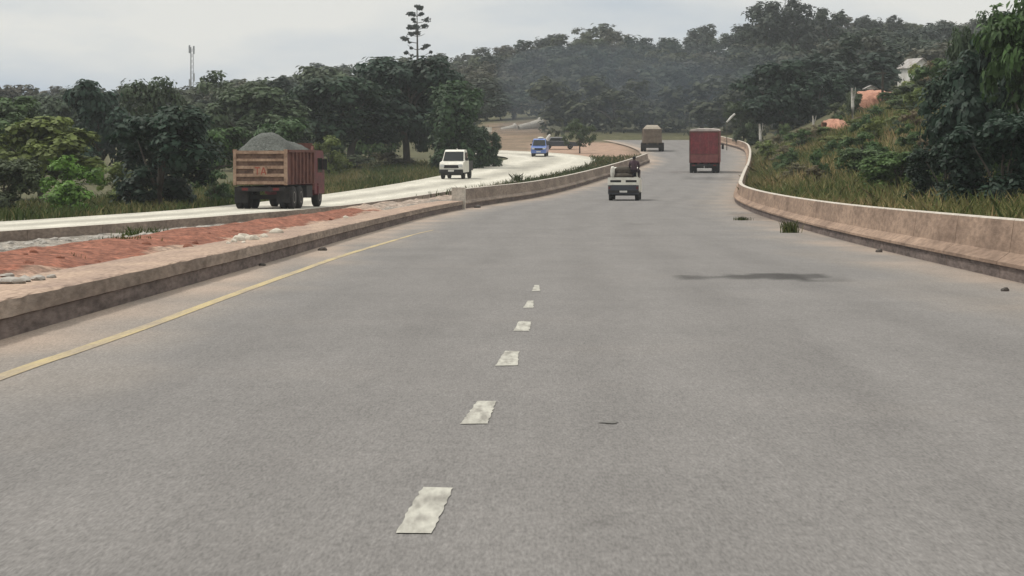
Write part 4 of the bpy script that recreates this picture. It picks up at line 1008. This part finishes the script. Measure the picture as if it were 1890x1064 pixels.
bm_obj('chassis', boxes((-.45, .45, .1, 7.2, .6, .94), (-1.15, 1.15, -.03, .15, .50, .78), (-.9, .9, .95, 1.1, .4, .58)), M['chassis'], t)
for s in (-1, 1):
    for o in (.16, -.16): wheel(t, s * (1.0 + o), 1.05, .5, .29, s)
    wheel(t, s * 1.02, 6.3, .5, .3, s); bm_obj('mud_flap', boxes((s * .98 - .28, s * .98 + .28, .3, .33, .2, .95)), M['tyre'], t)
bm = bmesh.new(); prism(bm, [(5.4, .6), (7.2, .6), (7.25, 1.5), (7.0, 2.4), (5.5, 2.5)], -1.12, 1.12); bm_obj('cab', bm, M['olive'], t, bevel=.06)

# --- dark parked car on the dirt beyond the blue pickup
X, Y, zg = gpos(1030, .0632); c = empty('parked_car', (X - 1.9, Y, zg + .02), R(-90)); tag(c, 'dark car with greyish roof parked on the dirt behind the blue pickup', 'car')
bm = bmesh.new(); prism(bm, [(0, .35), (4.2, .35), (4.25, .62), (4.1, .78), (3.1, .88), (.3, .92), (0, .8)], -.82, .82); bm_obj('body', bm, M['dark_paint'], c, bevel=.06)
bm = bmesh.new(); prism(bm, [(.45, .90), (3.2, .86), (2.5, 1.36), (2.2, 1.42), (1.1, 1.42), (.85, 1.36)], -.78, .78, .14, (.9, 1.42)); cb = bm_obj('cab', bm, M['steel'], c, bevel=.05)
for s in (-1, 1):
    bm = bmesh.new(); prism(bm, [(.85, .95), (2.85, .95), (2.35, 1.30), (1.05, 1.30)], min(s * .70, s * .79), max(s * .70, s * .79), .06, (.9, 1.42)); bm_obj('side_window', bm, M['glass'], cb)
    wheel(c, s * .74, .8, .31, .2, s); wheel(c, s * .74, 3.3, .31, .2, s)

# ------------------------------------------------------------------ far furniture, buildings, mast
def pipe(px0, py0, px1, py1, u, r0, r1, label):
    a = Vector(((px0 - 945) * u, u * F, HC - (py0 - HOR) * u)); b = Vector(((px1 - 945) * u, u * F + .9, HC - (py1 - HOR) * u))
    V, Fq = tube_np([a, a.lerp(b, .88), b.lerp(a, .11), b], [r0, r0 * 1.02, r1 * 1.15, r1 * 1.2], 18); V2, F2 = tube_np([a, b], [r0 * .8, r1 * .95], 18); o = len(V); V += V2; Fq += [tuple(i + o for i in q[::-1]) for q in F2]
    for k_ in range(18): k2 = (k_ + 1) % 18; Fq.append((k_, o + k_, o + k2, k2)); Fq.append((54 + k2, o + 18 + k2, o + 18 + k_, 54 + k_))
    tag(mesh_obj('concrete_pipe', np_mesh('concrete_pipe', V, Fq, smooth=True), M['pipe']), label, 'pipe')
pipe(958, 239, 1001, 228, .079, .62, .80, 'large pale concrete pipe with flared end lying on the brown bank')
pipe(925, 243, 952, 236, .080, .50, .55, 'smaller greyer concrete pipe left of the large pale pipe')
sb = empty('sign_board', ((900 - 945) * .074, .074 * F, HC - (262 - HOR) * .074)); tag(sb, 'small white board on the bank left of the concrete pipes', 'sign')
bm_obj('panel', boxes((-.55, .55, -.03, .03, 1.30, 1.95)), M['white_paint'], sb, bevel=.01)
for s in (-1, 1): bm_obj('post', boxes((s * .35 - .04, s * .35 + .04, .035, .10, -.4, 1.9)), M['steel'], sb)
# tilted white plank by the dark car, slanted white pole behind the red truck
def plank(px0, py0, px1, py1, u, wd, label, name, cat, m):
    a = Vector(((px0 - 945) * u, u * F, HC - (py0 - HOR) * u)); b = Vector(((px1 - 945) * u, u * F + .5, HC - (py1 - HOR) * u))
    o = tubes(name, [([tuple(a), tuple(a.lerp(b, .5)), tuple(b)], [wd, wd * .9, wd * .7])], m, None, 8); tag(o, label, cat)
plank(1006, 262, 1015, 249, .0618, .17, 'pale pinkish post leaning behind the blue pickup', 'leaning_post', 'post', M['white_wall'])
u = .0620; X, Y, zg = gpos(1341, u); lp = empty('lamp_post', (X, Y, zg)); tag(lp, 'thin grey lamp post with a slanting white head above the barrier behind the red truck', 'lamp post')
H = HC - (226 - HOR) * u - zg; tubes('pole', [([(0, 0, -.2), (0, 0, H * .5), (0, 0, H)], [.05, .045, .04])], M['bark'], lp, 6)
tubes('lamp_head', [([(-.02, 0, H - .02), (.45, 0, H + .50), (.93, 0, H + .95)], [.09, .13, .11])], M['white_wall'], lp, 8)
def stump(px, y0, y1, u, r, label):
    X, Y, zg = gpos(px, u); zt = HC - (y1 - HOR) * u; H = zt - zg
    o = tubes('dead_trunk', [([(0, 0, -.2), (.06, 0, H * .5), (-.03, 0, H)], [r * 1.2, r, r * .6]), ([(.03, 0, H * .55), (.25, 0, H * .8), (.32, 0, H * 1.02)], [r * .5, r * .4, r * .2])], M['deadwood'], None, 7); o.location = (X, Y, zg); tag(o, label, 'dead tree')
stump(1402, 250, 229, .0580, .16, 'pale bare stump standing at the barrier bend'); stump(1500, 232, 214, .0560, .13, 'pale dead trunk under the small dry tree')
stump(1572, 196, 163, .0520, .17, 'forked white dead trunk left of the orange earth bank'); stump(1570, 275, 255, .0400, .11, 'pale dead stick below the orange earth patch')
# utility pole
X, Y, zg = gpos(1628, .0560); up = empty('utility_pole', (X, Y, zg)); tag(up, 'dark utility pole with a crossarm in front of the orange earth bank', 'pole')
H = HC - (133 - HOR) * .056 - zg; tubes('pole', [([(0, 0, -.3), (0, 0, H)], [.15, .11])], M['wood_dark'], up); bm_obj('crossarm', boxes((-.75, .35, -.06, .06, H - .25, H - .1)), M['wood_dark'], up)
# orange cut earth banks
def bank(px0, px1, y0, y1, u, label, seed):
    rr = random.Random(seed); V = []; Fq = []; nx, nz = 16, 6
    for i in range(nz + 1):
        for j in range(nx + 1):
            a = j / nx; b = i / nz; ed = math.sin(math.pi * (.06 + .88 * a)) ** .45
            X = (px0 + (px1 - px0) * a - 945) * u; zz = HC - (y1 + (y0 - y1) * b * (.55 + .45 * ed) - HOR) * u
            V.append((X + rr.uniform(-.1, .1), u * F + 2.2 * b * b + rr.uniform(-.25, .25) + 1.2 * (1 - ed), zz + rr.uniform(-.08, .08) - (.6 if i == 0 else 0)))
    # back side so the bank has depth
    for j in range(nx + 1):
        x, y, z = V[nz * (nx + 1) + j]; V.append((x, y + 5, z + .1))
    for j in range(nx + 1):
        x, y, z = V[j]; V.append((x, y + 6, z - .5))
    for i in range(nz + 2):
        for j in range(nx): q = i * (nx + 1) + j; Fq.append((q, q + 1, q + nx + 2, q + nx + 1))
    o = mesh_obj('earth_bank', np_mesh('earth_bank', V, Fq, smooth=True), M['red_earth']); tag(o, label, 'earth bank', kind='structure')
bank(1582, 1654, 166, 190, .0585, 'orange cut earth bank on the slope right of the road', 1)
bank(1530, 1568, 220, 246, .0500, 'small orange earth patch on the slope below the larger bank', 2)
bank(1645, 1690, 216, 238, .0500, 'dull reddish earth patch at the edge of the thicket', 3)
# houses
def house(px, u, ybase, wpx, hpx, roofpx, label, rz):
    X = (px - 945) * u; Y = u * F; z = HC - (ybase - HOR) * u; W_, H_, RH = wpx * u / 2, hpx * u, roofpx * u
    h = empty('house', (X, Y, z), rz); tag(h, label, 'house'); D_ = W_ * 1.1
    bm = bmesh.new(); pts = [(-W_, -1.5), (W_, -1.5), (W_, H_), (0, H_ + RH), (-W_, H_)]
    a = [bm.verts.new((x, -D_, z_)) for x, z_ in pts]; b = [bm.verts.new((x, D_, z_)) for x, z_ in pts]; bm.faces.new(a); bm.faces.new(b[::-1])
    for i in (0, 1, 4): bm.faces.new((a[i], b[i], b[(i + 1) % 5], a[(i + 1) % 5]))
    bm_obj('wall', bm, M['white_wall'], h)
    bm = bmesh.new()
    for s in (-1, 1):
        q = [(0, H_ + RH + .03), (s * (W_ + .3), H_ - .3 * RH / W_ + .03)]; n_ = .08
        vs = [bm.verts.new((x, y, z_ + o)) for o in (0, n_) for (x, z_) in q for y in (-D_ - .3, D_ + .3)]
        for f in ((0, 1, 3, 2), (4, 6, 7, 5), (0, 4, 5, 1), (2, 3, 7, 6), (0, 2, 6, 4), (1, 5, 7, 3)): bm.faces.new([vs[i] for i in f])
    bm_obj('roof', bm, M['tin_roof'], h)
    for x in (-W_ * .5, W_ * .45): bm_obj('window', boxes((x - .35, x + .35, -D_ - .02, -D_ + .05, H_ * .4, H_ * .75)), M['glass'], h)
    bm_obj('door', boxes((-.35, .3, -D_ - .025, -D_ + .05, 0, H_ * .72)), M['wood_dark'], h)
house(1688, .080, 150, 46, 24, 16, 'white walled house with grey gable roof among trees high on the right slope', R(22))
house(1718, .072, 168, 36, 14, 9, 'small low white house below the larger white house', R(-18))
house(1605, .066, 172, 16, 8, 4, 'tiny pale shed on top of the orange earth bank', R(5))
# communication mast
u = .150; X, Y, zg = gpos(355, u); H = HC - (88 - HOR) * u - zg
ms = empty('radio_mast', (X, Y, zg)); tag(ms, 'slim grey communication mast rising over the trees on the left skyline', 'mast')
lst = []; n_ = int(H / 1.5)
for k_ in range(3):
    a = 2 * math.pi * k_ / 3 + .3; lst.append(([(math.cos(a) * .62, math.sin(a) * .62, 0), (math.cos(a) * .45, math.sin(a) * .45, H)], [.10, .08]))
    for i in range(n_):
        a2 = a + 2 * math.pi / 3; z0, z1 = i * H / n_, (i + 1) * H / n_; r0, r1 = .62 - .17 * i / n_, .62 - .17 * (i + 1) / n_
        lst.append(([(math.cos(a) * r0, math.sin(a) * r0, z0), (math.cos(a2) * r1, math.sin(a2) * r1, z1)], [.045, .045]))
tubes('lattice', lst, M['steel'], ms, 5)
for (dz, s) in ((.5, -1), (.58, 1), (.97, -1), (.96, 1)): bm_obj('antenna', boxes((s * .6 - .22, s * .6 + .22, -.25, .15, H * dz - 1.1, H * dz + 1.1)), M['steel'], ms, bevel=.05)

# ------------------------------------------------------------------ haze
bm = bmesh.new(); box(bm, -900, 900, -60, 1500, -60, 140)
hz = bm_obj('haze', bm, []); hm = bpy.data.materials.new('haze'); hm.use_nodes = True; t = hm.node_tree; t.nodes.clear()
o_ = t.nodes.new('ShaderNodeOutputMaterial'); pv = t.nodes.new('ShaderNodeVolumePrincipled'); pv.inputs['Color'].default_value = (.86, .92, .97, 1); pv.inputs['Density'].default_value = .00015; pv.inputs['Anisotropy'].default_value = .2
t.links.new(pv.outputs[0], o_.inputs['Volume']); hz.data.materials.append(hm); tag(hz, kind='stuff')
hz.display_type = 'WIRE'

# thin blue grey diesel smoke hanging over the far end of the road
bm = bmesh.new(); bmesh.ops.create_icosphere(bm, subdivisions=4, radius=1)
rs_ = random.Random(6)
for v in bm.verts:
    c = v.co; k_ = 1 + .16 * math.sin(3 * c.x + 1) * math.cos(4 * c.z) + .1 * math.sin(5 * c.y + 2 * c.x); v.co = c * k_
sm = bm_obj('smoke', bm, [], smooth=True); sm.location = (20, 428, prof(395) + 5.5); sm.scale = (26, 26, 9.5)
sm_ = bpy.data.materials.new('smoke'); sm_.use_nodes = True; t = sm_.node_tree; t.nodes.clear()
o_ = t.nodes.new('ShaderNodeOutputMaterial'); pv = t.nodes.new('ShaderNodeVolumePrincipled'); pv.inputs['Color'].default_value = (.16, .19, .23, 1); pv.inputs['Density'].default_value = .011
t.links.new(pv.outputs[0], o_.inputs['Volume']); sm.data.materials.append(sm_); tag(sm, kind='stuff')
